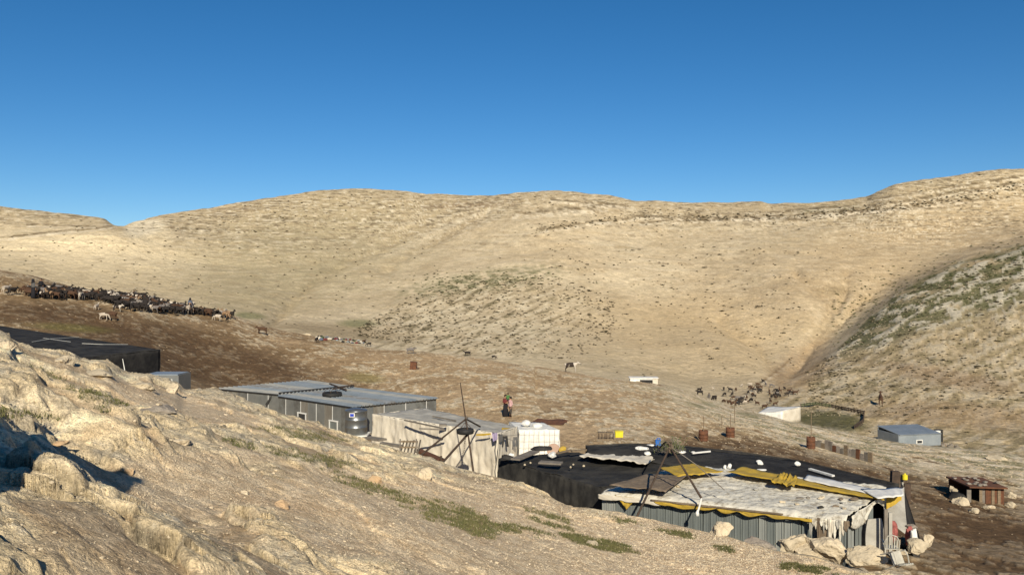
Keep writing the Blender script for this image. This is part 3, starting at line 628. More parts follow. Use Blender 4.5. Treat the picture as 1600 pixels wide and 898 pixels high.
# two joined metal sheds
def metal_shed(corners, zt, zb, label, vis_sides, name='metal_shed', panel_w=1.0, wallm='steel', roof_n=8, rib=True):
    near_, right_, far_, left_ = [Vector((c[0], c[1], 0)) for c in corners]
    t = thing(name, (near_.x, near_.y, zb), label, 'shed')
    for (p, q) in vis_sides:
        d = (q - p); L = d.length; d.normalize(); n = Vector((d.y, -d.x, 0))
        if n.dot(-(p + q)) < 0: n = -n
        k = max(1, round(L / panel_w)); w_ = L / k
        for i in range(k):
            x0 = p + d * (i * w_ + .012); x1 = p + d * ((i + 1) * w_ - .012)
            m = MB(); c = (x0 + x1) / 2; rot = Matrix(((d.x, n.x, 0), (d.y, n.y, 0), (0, 0, 1)))
            m.box((c.x, c.y, (zt + zb) / 2 - .04), ((x1 - x0).length, .05, zt - zb - .08), rot)
            m.build('panel', K[random.choice(['steel', 'steelb', 'steelc'])], t)
            s = p + d * (i * w_)
            MB().box((s.x + n.x * .03, s.y + n.y * .03, (zt + zb) / 2 - .04), (.035, .03, zt - zb - .1), rot).build('joint_strip', K['seam'] if i % 2 == 1 else K['steel'], t)
    for i in range(roof_n):
        u0, u1 = i / roof_n, (i + 1) / roof_n - .004
        def e(u, v): return bilin([near_, right_, far_, left_], u * 1.0, v)
        m = MB(); K2 = 3
        prof = []
        for q in range(K2): prof += [(q / K2, 0), ((q + .35) / K2, 0), ((q + .5) / K2, .085), ((q + .65) / K2, 0)]
        prof += [(1, 0)]
        # ribs run from the near-right side to the far-left side
        for (z_, fl) in ((0, 1),):
            bi = len(m.v)
            for (s, hgt) in prof:
                for v in (-.03, 1.03):
                    # sheets laid along the left->near direction
                    pt = bilin([near_, left_, far_, right_], v, lerp(u0, u1, s)); m.v.append(Vector((pt.x, pt.y, zt + hgt + .03)))
            for (s, hgt) in prof:
                for v in (-.03, 1.03):
                    pt = bilin([near_, left_, far_, right_], v, lerp(u0, u1, s)); m.v.append(Vector((pt.x, pt.y, zt + hgt)))
            n2 = len(prof) * 2
            for q in range(len(prof) - 1):
                a_ = bi + 2 * q; m.f += [(a_, a_ + 1, a_ + 3, a_ + 2), (a_ + n2 + 2, a_ + n2 + 3, a_ + n2 + 1, a_ + n2), (a_, a_ + 2, a_ + n2 + 2, a_ + n2), (a_ + 3, a_ + 1, a_ + n2 + 1, a_ + n2 + 3)]
        m.build('roof_sheet', K[random.choice(['steelroof', 'steelroofb', 'steelroof', 'steelroofc'])], t)
    return t
n2_, r2_, f2_, l2_ = Vector((-9.9, 52, 0)), Vector((-5.0, 56.2, 0)), Vector((-11.3, 61.6, 0)), Vector((-15.6, 57.0, 0))
sh2 = metal_shed([n2_, r2_, f2_, l2_], -7.3, -9.6, 'larger grey metal shed with ribbed blue grey roof behind the round tank', [(l2_, n2_), (n2_, r2_)], panel_w=.83)
MB().beam(Vector((*l2_[:2], -7.33)), Vector((*n2_[:2], -7.33)) + Vector((.05, -.03, 0)), .12, .07).build('eave_trim', K['black'], sh2)
MB().beam(Vector((*n2_[:2], -7.33)), Vector((*r2_[:2], -7.33)), .12, .06).build('eave_trim', K['black'], sh2)
def frame_on(p, q, u, w_, zt, zb, parent, name, fill='glass'):
    d = (q - p).normalized(); n = Vector((d.y, -d.x, 0));
    if n.dot(-(p + q)) < 0: n = -n
    c = lerp(p, q, u) + n * .06; rot = Matrix(((d.x, n.x, 0), (d.y, n.y, 0), (0, 0, 1)))
    MB().box((c.x, c.y, (zt + zb) / 2), (w_, .03, zt - zb), rot).build(name, K[fill], parent)
    c = c + n * .03; m = MB()
    m.box((c.x, c.y, zt), (w_ + .12, .05, .08), rot)
    for s in (-1, 1): m.box((c.x + d.x * s * w_ / 2, c.y + d.y * s * w_ / 2, (zt + zb) / 2 - .04), (.07, .05, zt - zb), rot)
    m.build(name + '_frame', K['seam'], parent)
frame_on(l2_, n2_, .36, .85, -8.12, -9.0, sh2, 'window')
frame_on(l2_, n2_, .80, .80, -8.28, -9.55, sh2, 'door', 'steelpanel')
n1, r1, f1, l1 = Vector((-15.72, 57.5, 0)), Vector((-11.5, 61.9, 0)), Vector((-15.6, 66.0, 0)), Vector((-20.9, 60.7, 0))
sh1 = metal_shed([n1, r1, f1, l1], -7.24, -9.4, 'smaller grey metal shed adjoining the larger shed on the left, behind the rocks', [(l1, n1)], panel_w=.98, roof_n=7)
MB().beam(Vector((*n1[:2], -7.12)), Vector((*r1[:2], -7.12)), .14, .09).build('ridge_trim', K['black'], sh1)
MB().beam(Vector((*l1[:2], -7.26)), Vector((*n1[:2], -7.26)), .14, .09).build('eave_trim', K['black'], sh1)
pp = lerp(l1, n1, .78); MB().beam((pp.x + .15, pp.y - .35, -7.95), (pp.x + .55, pp.y - .3, -7.35), .12, .12).build('bracket', K['black'], sh1)
q0 = n1 + Vector((.05, -.25, 0)); MB().sheet(lambda u, v: Vector((q0.x + u * 1.25, q0.y - u * .15, -7.45 - v * 1.7 + .0)), 2, 2, .05, (0, 1, 0)).build('door', K['steelpale'], sh1)
# round tub with wire hoops on the roof, roof poles
c = Vector((-11.95, 56.6, -7.22)); t = thing('roof_tub', c, 'dark shallow round tub with wire hoops lying on the grey shed roof', 'tub')
MB().lathe(c, [(.02, 0), (.62, 0), (.66, .12), (.63, .26), (.55, .2), (.02, .14)], 22).build('bowl', K['black'], t, True)
for s in (-.3, .15): MB().tube([c + Vector((s - .25 + .5 * k / 8, -.1, .22 + .3 * math.sin(math.pi * k / 8))) for k in range(9)], .015, 5).build('hoop', K['iron'], t)
for i, (a_, b2) in enumerate((((515, 603.5, 63), (541, 614, 59)), ((552, 604.5, 61.5), (520, 609, 59)))):
    p = P(*a_); q = P(*b2); p.z = q.z = -7.1 + .06 * i
    tag(MB().beam(p, q, .1, .08).build('roof_pole', K['iron'], base=p), ['short dark pole lying down the back of the shed roof', 'dark pole lying across the shed roof towards the white stone'][i], 'pole', 'poles lying on the shed roof')

# zinc water tank on its stand
c = P(556.5, 677, 51.0) ; c.z = -8.75; t = thing('water_tank', c - Vector((0, 0, .5)), 'round zinc water tank with blue emblem plate at the corner of the metal shed', 'water tank')
MB().lathe(c, [(.05, .02), (.64, .02), (.66, .06), (.655, .4), (.67, .42), (.655, .44), (.655, .86), (.67, .88), (.655, .9), (.655, 1.36), (.68, 1.40), (.64, 1.45), (.2, 1.55), (.05, 1.56)], 32).build('tank_body', K['tank'], t, True)
pl_ = MB().box(c + Vector((-.12, -.685, 1.22)), (.32, .025, .24)).build('emblem_plate', K['white'], t)
MB().box(c + Vector((-.12, -.705, 1.22)), (.23, .012, .16)).build('blue_field', K['bluel'], pl_)
m = MB(); m.box(c + Vector((0, 0, -.03)), (1.55, 1.4, .08)); m.build('stand_top', K['white'], t)
for x in (-.7, -.2, .3, .7):
    for y in (-.6, .6): MB().box(c + Vector((x, y, -.32)), (.07, .07, .5)).build('leg', K['white'], t)
MB().box(c + Vector((0, -.62, -.2)), (1.5, .05, .05)).build('cross_bar', K['iron'], t)

# long white tent
A1, A2 = Vector((-7.55, 46, 0)), Vector((-.66, 39.6, 0)); A3 = Vector((.28, 42.3, 0)); A4 = Vector((-4.9, 48.2, 0))
zt = -6.78
t = thing('white_tent', (A2.x, A2.y, -8.9), 'long tent of dusty off white canvas behind the pole tripod with the tyre', 'tent')
roof_sheet([A1 + Vector((0, 0, zt - .05)), A2 + Vector((0, 0, zt)), A3 + Vector((0, 0, zt - .12)), A4 + Vector((0, 0, zt - .05))], K['greycloth'], 'roof_sheet', t, 60, 40, .09, 8, 6, 4)
wall_sheet(A1, A2, zt - .03, zt + .02, -9.4, -9.0, K['whitecloth'], 'wall_sheet', t, 120, 16, .16, 11, 16, lean=.12)
wall_sheet(A2, A3, zt + .02, zt - .1, -9.0, -9.0, K['whitecloth'], 'wall_sheet', t, 40, 16, .10, 12, 6)
wall_sheet(A4, A1, zt - .04, zt - .05, -9.2, -9.4, K['whitecloth'], 'wall_sheet', t, 30, 8, .1, 14, 6)
# seams on the pale canvas wall
for u in (.985,):
    p = lerp(A1, A2, u); MB().tube([Vector((p.x, p.y - .2, zt - .05 - 2 * k / 6)) + Vector((.03 * math.sin(k * 2.1), 0, 0)) for k in range(7)], .022, 5).build('seam', K['greyl'], t)
for (a_, b2) in (((632, 653, 43.2), (692, 664.5, 40.7)), ((655, 664, 40.6), (695, 665.5, 40.3)), ((676, 650, 44.5), (712, 656, 43))):
    p = P(*a_); q = P(*b2); p.z = q.z = zt + .06; 
    tag(MB().beam(p, q, .09, .06).build('roof_batten', K['greywood'], base=p), {632: 'long dark batten lying along the white tent roof', 655: 'curved short batten near the front edge of the white tent roof', 676: 'small dark batten at the back of the white tent roof'}[a_[0]], 'batten', 'battens lying on the white tent roof')
p = P(692, 662.5, 41.5); p.z = zt + .08; tag(MB().box(p, (.35, .2, .1)).build('wooden_block', K['greywood'], base=p), 'small dark block at the end of the battens on the white tent roof', 'block')
# yellow strips at the eave
for (x0, x1, y0, d0, d1) in ((744, 767, 677.5, 39.9, 39.4),):
    p, q = P(x0, y0, d0), P(x1, y0 - 1.5, d1)
    tag(MB().sheet(lambda u, v: lerp(p, q, u) + Vector((0, -.05, -.10 * v * (1 - .6 * abs(u - .5)))), 8, 2, .01, (0, 1, 0)).build('yellow_strip', K['yellow'], base=p), 'narrow yellow cloth strip hanging at the front eave of the white tent', 'cloth strip')
p, q = P(784, 667.5, 41.0), P(803, 668.5, 42.0)
tag(MB().sheet(lambda u, v: lerp(p, q, u) + Vector((0, -.05, -.16 * v)), 8, 2, .012, (0, 1, 0)).build('yellow_strip', K['yellow'], base=p), 'broad yellow cloth patch on the roof edge above the washing line', 'cloth strip')

# white grid-lined tarpaulin block to the right of the tent
B1, B2 = P(811, 671, 42.5), P(874, 671.5, 42.9); B3 = B2 + Vector((-.8, 2.4, 0)); B4 = B1 + Vector((-.5, 2.4, 0)); zt2 = B1.z
t = thing('white_tarpaulin_hut', (B1.x, B1.y, -9.1), 'bright white hut clad in grid printed tarpaulin next to the dusty white tent', 'hut')
wall_sheet(B1, B2, zt2, B2.z, -9.3, -9.3, K['whiteclean'], 'wall_sheet', t, 40, 14, .10, 16, 7)
wall_sheet(B2, B3, B2.z, B2.z, -9.3, -9.3, K['whiteclean'], 'wall_sheet', t, 20, 10, .05, 17)
wall_sheet(B4, B1, zt2, zt2, -9.3, -9.3, K['whiteclean'], 'wall_sheet', t, 20, 10, .05, 17)
roof_sheet([B1, B2, B3, B4], K['whiteclean'], 'roof_sheet', t, 20, 20, .08, 18)
for k in range(9):
    u = k / 8; p = lerp(B1, B2, u); MB().tube([Vector((p.x + .015 * math.sin(7 * j + k), p.y - .13, zt2 - .04 - 1.3 * j / 6)) for j in range(7)], .006, 4).build('grid_cord', K['whitecloth'], t)
for k in range(4): MB().tube([lerp(B1, B2, j / 8) + Vector((0, -.14, -.2 - .33 * k + .02 * math.sin(j * 3 + k))) for j in range(9)], .006, 4).build('grid_cord', K['whitecloth'], t)
for i, (px, py, s, lab) in enumerate(((822, 661, .32, 'white bundle left of two on the roof of the white tarpaulin hut'), (839, 665, .30, 'white bundle right of two on the roof of the white tarpaulin hut'))):
    p = P(px, py, 43.6); s *= .85; bm = bmesh.new(); bmesh.ops.create_icosphere(bm, subdivisions=2, radius=s)
    for v in bm.verts: v.co *= 1 + .35 * ns(v.co.x * 5 + i, v.co.y * 5, 3); v.co.z *= .62
    me = bpy.data.meshes.new('bundle'); bm.to_mesh(me); bm.free(); me.materials.append(K['whiteclean']); o = bpy.data.objects.new('bundle', me); o.location = p; COL.objects.link(o); tag(o, lab, 'bundle', 'bundles on the hut roof')
# red mat on the slope behind
p = vis(850, 659); 
tag(MB().sheet(lambda u, v: Vector((p.x - .9 + 2.0 * u + .5 * v, p.y - .6 + 1.6 * v - .5 * u, 0)) + Vector((0, 0, gz_at(p.x - .9 + 2.0 * u + .5 * v, p.y - .6 + 1.6 * v - .5 * u) + .06)), 8, 6, .03).build('ground_mat', K['rust'], base=p), 'faded red mat spread on the slope behind the white hut', 'mat')

# washing line
p0, p1 = P(767, 674, 38.8), P(812, 678, 41.6)
t = thing('washing_line', p0, 'cord strung with washing along the end of the white tent', 'washing line')
MB().tube([lerp(p0, p1, k / 10) + Vector((0, 0, -.12 * math.sin(math.pi * k / 10))) for k in range(11)], .01, 5).build('cord', K['greyl'], t)
for (px, py, w_, h_, mm, lab) in ((773, 676, .26, .40, 'lav', 'lavender striped garment, leftmost on the washing line'), (781.5, 678, .24, .42, 'greyl', 'dark grey garment second from left on the washing line'),
                                  (789, 681, .26, .5, 'black', 'black trousers third from left on the washing line'), (805, 682.5, .2, .46, 'greyl', 'grey trousers at the right end of the washing line')):
    p = P(px, py, lerp(38.8, 41.6, (px - 767) / 45) - .06)
    m = MB()
    if 'trousers' in lab:
        for s in (-1, 1): m.sheet(lambda u, v: p + Vector((s * w_ * .26 + (u - .5) * w_ * .42 + s * .06 * v * (1 if mm == 'black' else .2), 0, -h_ * v)), 3, 6, .03, (0, 1, 0))
        m.box(p + Vector((0, 0.012, -.06)), (w_ * .98, .032, .12))
    else: m.sheet(lambda u, v: p + Vector(((u - .5) * w_ * (1 - .25 * v) + .1 * v * w_, .03 * math.sin(9 * u), -h_ * v * (1 - .25 * u))), 6, 6, .025, (0, 1, 0))
    tag(m.build('garment', K[mm], base=p), lab, 'garment', 'washing hanging on the line')

# tripod of poles with a hanging tyre
def pole_set(name, apex, feet, r, label, cat, mtl='iron', extra=None):
    t = thing(name, feet[0], label, cat)
    for f in feet: MB().tube([f, apex + (apex - f).normalized() * .12], r * .8, 7, r2=r * .6).build('pole', K[mtl], t)
    return t
apex = P(728, 654, 36.4)
t = pole_set('pole_tripod', apex, [P(656, 712, 34.0), P(740, 739, 35.2), P(750, 666, 40.6)], .055, 'rusty iron tripod with a tall mast and hanging tyre before the white tent', 'tripod')
MB().tube([P(731, 678, 36.3), P(690, 724, 34.2)], .05, 7).build('pole', K['iron'], t)
MB().tube([apex - Vector((0, 0, .1)), P(722.5, 620, 36.4), P(719, 597, 36.4)], .035, 6, r2=.02).build('mast', K['iron'], t)
m = MB(); 
for k in range(8): a_ = k * .8; m.tube([apex + Vector((.06 * math.cos(a_), .06 * math.sin(a_), -.12 + .03 * k)), apex + Vector((.07 * math.cos(a_ + 2.5), .07 * math.sin(a_ + 2.5), -.10 + .03 * k))], .018, 5)
m.build('lashing', K['greywood'], t)
MB().tube([P(690, 726, 34.2), P(689, 712, 34.2)], .05, 7).build('stub_post', K['iron'], t)
tc_ = P(727, 673.2, 36.2)
ty = thing('hanging_tyre', tc_, 'old black tyre hung flat by chains under the iron tripod', 'tyre')
MB().lathe(tc_, [(.17, -.04), (.22, -.09), (.30, -.115), (.355, -.09), (.37, 0), (.355, .09), (.30, .115), (.22, .09), (.17, .04), (.15, 0), (.17, -.04)], 28).build('tyre_body', K['black'], ty, True)
for k in range(3):
    a_ = k * 2.09 + .4; MB().tube([tc_ + Vector((.27 * math.cos(a_), .27 * math.sin(a_), .1)), apex + Vector((0, 0, -.12))], .012, 5).build('chain', K['iron'], ty)
m = MB(); q = P(728, 678, 36.2)
for k in range(16): m.box(q + Vector((-.012 * k + .02 * math.sin(k), 0, -.07 - .075 * k)), (.03, .03, .045), Matrix.Rotation(k * 1.57, 3, 'Z'))
m.build('hanging_chain', K['iron'], ty)

# clutter before the white tent: planks, trestle, rusty beam
def plank(p, q, w_, h_, label, cat='plank', mtl='greywood', name='plank', group=None):
    return tag(MB().beam(p, q, w_, h_).build(name, K[mtl], base=p), label, cat, group)
plank(P(573, 683, 43.5), P(598, 687, 42.5), .5, .10, 'thick grey plank topmost beside the water tank stand', group='planks piled in front of the white tent')
plank(P(596, 692, 41), P(628, 697, 40), .22, .12, 'long grey beam lying below the topmost plank', 'beam', group='planks piled in front of the white tent')
plank(P(652, 703, 39.6), P(690, 719, 37.6), .35, .12, 'rusty red beam leaning at the foot of the tripod', 'beam', 'rust')
c = P(640, 702, 39.0); t = thing('pallet_stack', c, 'pale wooden frame and loose slats piled left of the tripod foot', 'pallet')
for k in range(6): MB().beam(c + Vector((-.45 + .16 * k, .1, -.25)), c + Vector((-.25 + .15 * k, .0, .42 + .05 * math.sin(k * 3))), .08, .03).build('slat', K['greywood'], t)
for z in (.38, .12): MB().box(c + Vector((-.05, -.07, z)), (.85, .05, .07)).build('rail', K['wood'], t)
for x in (-.42, .32): MB().box(c + Vector((x, -.09, .2)), (.06, .06, .6)).build('post', K['greywood'], t)
p = P(406, 668, 33); tag(MB().tube([p + Vector((0, 0, -.1)), p + Vector((-.02, 0, .22)), p + Vector((.0, .02, .32))], [.12, .10, .05], 8).build('boot', mat('purple_fabric', (.05, .03, .06), .9), base=p), 'dark purple cloth bag standing on the pale rocks left of the sheds', 'bag')

# big black tent in the middle
zt3 = -7.32
c1, c2, c3, c4 = P(780, 716, 36.4), P(942, 762, 31.0), P(1065, 724, 34.6), P(885, 706, 38.5)
t = thing('black_tent', (c2.x, c2.y, -9), 'wide low black cloth tent between the white tent and the yellow edged shed', 'tent')
roof_sheet([c1, c2, c3, c4], K['darkcloth'], 'roof_sheet', t, 60, 40, .10, 22, 6, 4, sag=.12)
wall_sheet(c1, c2, c1.z, c2.z, -9.3, -9.2, K['darkcloth'], 'wall_sheet', t, 80, 14, .12, 23, 12, lean=.25)
wall_sheet(c1, c4, c1.z, c4.z, -9.3, -9.3, K['darkcloth'], 'wall_sheet', t, 30, 8, .06, 24)
wall_sheet(c2, c3, c2.z, c3.z, -9.3, -9.3, K['darkcloth'], 'wall_sheet', t, 30, 8, .06, 25)
# white sheets between the tents
p4 = [P(905, 716, 36.0), P(1008, 727, 33.8), P(1030, 715, 36.0), P(930, 707, 37.6)]
p4 = [v + Vector((0, 0, .10)) for v in p4]
tag(roof_sheet([v for v in p4], K['whitecloth'], 'white_sheet', None, 40, 10, .16, 27, 5, 1.5), 'wrinkled white sheet lying over the back of the black tent roof', 'sheet')

# black strip roof behind the near shed
zs = -7.0
def S3(px, py, z=zs): d = -z * F / (py - CY); return Vector(((px - CX) / F * d, d, z))
nearE = [S3(918, 703), S3(1000, 712), S3(1062, 722), S3(1150, 738), S3(1260, 757), S3(1395, 777)]
farE = [S3(915, 689), S3(985, 686), S3(1062, 689), S3(1150, 698), S3(1250, 712), S3(1405, 748)]
t = thing('black_shelter', S3(1405, 760, -9.2), 'long black plastic covered shelter strip behind the yellow edged shed', 'shelter')
Nn = pre_noise(80, 16, 3, 30, .6, 10, 2)
def strip(E, u):
    x = u * (len(E) - 1); i = min(len(E) - 2, int(x)); return lerp(E[i], E[i + 1], x - i)
MB().sheet(lambda u, v: lerp(strip(nearE, u), strip(farE, u), v) + Vector((0, 0, .10 * Nn[round(u * 80), round(v * 16)] - .28 * abs(v - .4) ** 1.5 * 2)), 80, 16, .04).build('roof_sheet', K['blackcloth'], t, True)
MB().sheet(lambda u, v: strip(farE, u) + Vector((.0, .05 + .25 * v, -.18 - 2.2 * v)), 80, 6, .04, (0, -1, 0)).build('wall_sheet', K['blackcloth'], t, True)
Pn, Pf = nearE[-1], farE[-1]
MB().sheet(lambda u, v: lerp(Pn, Pf, u) + Vector((.12 + .65 * v + .12 * math.sin(6 * u) * v, -.25 * v, -.12 - 2.2 * v - .12 * abs(u - .4))), 14, 12, .04, (-1, 0, 0)).build('end_sheet', K['blackcloth'], t, True)
q0, q1, q2 = P(1375, 780, 28.6), P(1412, 760, 29.2), P(1416, 835, 27.2)
q3 = P(1390, 815, 27.4)
tag(MB().sheet(lambda u, v: bilin([q0, q1, q2, q3], u, v) + Vector((0, -.08 + .06 * math.sin(7 * u + 3 * v), 0)), 12, 14, .02, (0, 1, 0)).build('canvas_flap', K['greycloth'], base=q0), 'pointed beige canvas flap hanging at the right end of the yellow edged shed', 'canvas flap')

# near shed of vertical panels under a white tarpaulin
fl, fr, br, bl = Vector((3.2, 30.1, 0)), Vector((10.06, 25.6, 0)), Vector((12.75, 29.0, 0)), Vector((6.8, 34.2, 0))
zl, zr = -7.28, -6.98
t = thing('panel_shed', (fr.x, fr.y, -8.9), 'long shed of grey vertical metal panels with white and yellow tarpaulin roof', 'shed')
d = (fr - fl).normalized(); n = Vector((d.y, -d.x, 0)); n = n if n.dot(-fl) > 0 else -n
L = (fr - fl).length; k = 31; w_ = L / k; rot = Matrix(((d.x, n.x, 0), (d.y, n.y, 0), (0, 0, 1)))
def panel_mesh(w_, h):
    prof = [(-.5, 0), (-.40, 0), (-.36, .03), (-.30, .03), (-.26, 0), (-.1, 0), (-.08, .008), (.08, .008), (.1, 0), (.40, 0), (.44, .022), (.5, .022)]
    m = MB(); c = len(prof)
    for z in (0, 1):
        for (x, y) in prof: m.v.append(Vector((x * w_, y, z * h)))
    for z in (0, 1):
        for (x, y) in prof: m.v.append(Vector((x * w_, y - .02, z * h)))
    for i in range(c - 1): m.f += [(i, i + c, i + 1 + c, i + 1), (i + 2 * c, i + 1 + 2 * c, i + 1 + 3 * c, i + 3 * c), (i + c, i + 3 * c, i + 1 + 3 * c, i + 1 + c)]
    m.f += [(0, 2 * c, 3 * c, c), (c - 1, 2 * c - 1, 4 * c - 1, 3 * c - 1)]
    me = bpy.data.meshes.new('panel'); me.from_pydata([tuple(v) for v in m.v], [], m.f); me.update(); return me
pm = panel_mesh(w_ * .93, 2.15); pm.materials.append(K['steelpanel'])
org = wloc(t)
def put_panels(p, q, k, zt_p, zt_q, pale=(), zb=-9.35):
    MB().beam(Vector((*p[:2], (zt_p + zb) / 2)) + Vector((0, .09, 0)), Vector((*q[:2], (zt_p + zb) / 2)) + Vector((0, .09, 0)), .04, zt_p - zb - .2).build('backing_board', K['black'], t)
    d = (q - p).normalized(); n = Vector((d.y, -d.x, 0)); n = n if n.dot(-p) > 0 else -n; w_ = (q - p).length / k
    for i in range(k):
        o = bpy.data.objects.new('panel', pm); COL.objects.link(o); o.parent = t; u = (i + .5) / k; c = p + d * (w_ * (i + .5))
        rz = math.atan2(-n.x, n.y) + random.uniform(-.05, .05)
        zt_ = lerp(zt_p, zt_q, u) - .03 + random.uniform(-.015, .015)
        o.location = Vector((c.x + n.x * random.uniform(0, .03), c.y, zt_ - 2.15)) - org; o.rotation_euler = (random.uniform(-.01, .01), random.uniform(-.008, .008), rz)
        if i in pale:
            o.material_slots[0].link = 'OBJECT'; o.material_slots[0].material = K['steelpale']
put_panels(fl, fr, k, zl, zr, (0, 1, 21, 23, 24))
put_panels(fr, lerp(fr, br, .62), 8, zr, zr, (0, 1, 5))
# crumpled tarpaulin roof
nu, nv = 130, 60
Na = pre_noise(nu, nv, 5, 35, .62, 5, 5); Nb = np.abs(pre_noise(nu, nv, 4, 37, .6, 9, 9)); Nc = pre_noise(nu, nv, 3, 38, .6, 3, 2)
ridge = lambda u: .16
def rf(u, v):
    i = round(u * nu); j = round(v * nv); b = bilin([fl, fr, br, bl], u, v); z = lerp(zl, zr, u) + lerp(0, .10, v)
    ov = .22 if v == 0 else 0
    fall = (-.10 - .10 * max(0, u - .6) / .4 * (1 + Nc[i, j])) if v == 0 else 0
    crush = 1 + 2.2 * max(0, u - .72)
    b = b + (-n0 * -ov)
    return Vector((b.x, b.y, z + .10 + (.07 * Na[i, j] + .12 * (.30 - Nb[i, j])) * crush - .12 * math.sin(math.pi * v) * .4 + fall))
n0 = n
MB().sheet(rf, nu, nv, .03).build('roof_sheet', K['whitecloth2'], t, True)
# valance hanging over the left part and ragged corner cloth on the right
def valance(u0, u1, drop, mtl, name, seed, wav=5, off=.27, lift=0.0, dip=None, label=None):
    Nv = pre_noise(40, 6, 3, seed, .6, wav, 1)
    def fn(u, v):
        uu = lerp(u0, u1, u); b = lerp(fl, fr, uu) + n0 * (off + .04 * Nv[round(u * 40), round(v * 6)]); z = lerp(zl, zr, uu) + .04 + lift
        dd = drop * (1 + .45 * Nv[round(u * 40), 3]) if dip is None else dip(u)
        return Vector((b.x, b.y, z - dd * v))
    o = MB().sheet(fn, 40, 6, .015, -n0).build(name, mtl, t, True)
    if label: o['label'] = label
    return o
valance(-.005, .31, .16, K['whitecloth'], 'valance', 41)
valance(.075, .165, .3, K['yellow'], 'valance', 42, off=.24, dip=lambda u: .42 * (1 - abs(2 * u - 1.15)) + .02, label='triangular mustard yellow flap')
valance(.255, .52, .15, K['yellow'], 'valance', 43, off=.30, dip=lambda u: .03 + .11 * math.sin(math.pi * min(1, max(0, u))) ** .7 + .02 * math.sin(17 * u), lift=-.03)
valance(.52, .885, .15, K['yellow'], 'valance', 44, off=.30, dip=lambda u: .03 + .09 * abs(math.sin(math.pi * 3.6 * u + .5 * math.sin(5 * u))) + .03 * math.sin(23 * u), lift=-.05)
valance(.24, .78, .06, K['browncloth'], 'eave_band', 45, off=.315, lift=.03)
for k in range(15):
    u0_ = .865 + .0095 * k; valance(u0_, u0_ + .0105 + .004 * (k % 3), .3, K[['whitecloth2', 'greycloth', 'whitecloth2', 'whitecloth', 'browncloth'][k % 5]], 'ragged_strip', 60 + k, 2, off=.24 + .02 * (k % 3), dip=(lambda h_: (lambda u: h_ * (.8 + .3 * math.sin(5 * u))))([.2, .55, .25, .35, .7, .22, .42, .3, .8, .35, .55, .25, .7, .42, .3][k]))
for k in range(24):
    uu, vv = random.uniform(.05, .98), random.uniform(.1, .9); uu = uu if k < 12 else random.uniform(.72, .98); p = bilin([fl, fr, br, bl], uu, vv); p = Vector((p.x, p.y, lerp(zl, zr, uu) + .15))
    stone('roof_debris', p, (random.uniform(.06, .18), random.uniform(.05, .11), random.uniform(.03, .06)), K[['browncloth', 'rock', 'greycloth', 'greywood', 'darkcloth', 'rockp'][k % 6]], '%s scrap lying on the white tarpaulin roof of the panel shed' % ['brown', 'stone', 'grey', 'wooden', 'black', 'pale stone'][k % 6], 'scrap', 500 + k, 'scraps on the panel shed roof', 2)
# ragged cloth over the right-hand end
Nv = pre_noise(30, 10, 4, 47, .65, 5, 2)
e1 = lerp(fr, br, .95); dr = (e1 - fr).normalized(); nr_ = Vector((dr.y, -dr.x, 0)); nr_ = nr_ if nr_.dot(-fr) > 0 else -nr_
MB().sheet(lambda u, v: lerp(fr, e1, u) + nr_ * (.16 + .10 * Nv[round(u * 30), round(v * 10)]) + Vector((0, 0, zr + .16 - (.35 + .22 * math.sin(8 * u)) * v)), 30, 10, .02, -nr_).build('end_cloth', K['whitecloth2'], t, True)
o1 = S3(1262, 822, -7.5); 
MB().sheet(lambda u, v: lerp(fl, fr, .90 + .06 * u) + n0 * .2 + Vector((0, 0, zr - .35 - .7 * v)), 4, 6, .02, -n0).build('patch', K['browncloth'], t)
# yellow and brown pieces lying on the roof
def roof_piece(pts, mtl, label, name, cat, seed, amp=.06, z_=.2, nu=24, nv=6):
    c = [P(x, y, -(-6.98 + z_ - .10) / (y - CY) * F) for x, y in pts]; 
    for v in c: v.z = zr + z_
    o = roof_sheet([c[0], c[1], c[2], c[3]], mtl, name, None, nu, nv, amp, seed, 4, 1.2, .02); return tag(o, label, cat)
roof_piece([(1135, 741), (1382, 786), (1376, 776), (1160, 733)], K['yellow'], 'long mustard yellow tarpaulin strip along the back edge of the panel shed roof', 'yellow_tarpaulin', 'tarpaulin', 51, .09, .22, 60, 6)
roof_piece([(1205, 756), (1240, 763), (1246, 748), (1222, 742)], K['yellow'], 'bunched yellow tarpaulin heap standing up from the yellow strip', 'yellow_tarpaulin', 'tarpaulin', 52, .22, .30, 20, 16)
roof_piece([(1060, 748), (1130, 740), (1080, 727), (1030, 733)], K['yellow'], 'dull yellow tarpaulin at the far left corner of the panel shed roof', 'yellow_tarpaulin', 'tarpaulin', 53, .10, .18, 24, 10)
roof_piece([(952, 762), (1040, 772), (1075, 746), (1015, 742)], K['browncloth'], 'brown sackcloth covering the left end of the panel shed roof', 'sackcloth', 'sackcloth', 54, .08, .16, 24, 12)
roof_piece([(1256, 753), (1372, 778), (1380, 771), (1262, 745)], K['whiteclean'], 'clean white strip between the yellow tarpaulin and the black plastic', 'white_sheet', 'sheet', 55, .05, .27, 30, 4)
roof_piece([(1372, 783), (1412, 778), (1410, 766), (1345, 768)], K['whiteclean'], 'ribbed white sheet covering the right rear corner of the panel shed', 'white_sheet', 'sheet', 56, .05, .30, 20, 6)
p = P(1395, 778, 28.1); tag(MB().sheet(lambda u, v: p + Vector((-.25 + .5 * u, -.1 + .03 * math.sin(9 * u), -.45 * v * (1 - .7 * u) + .1)), 8, 6, .02, (0, 1, 0)).build('yellow_rag', K['yellow'], base=p), 'small yellow rag over the right rear corner of the panel shed', 'rag')
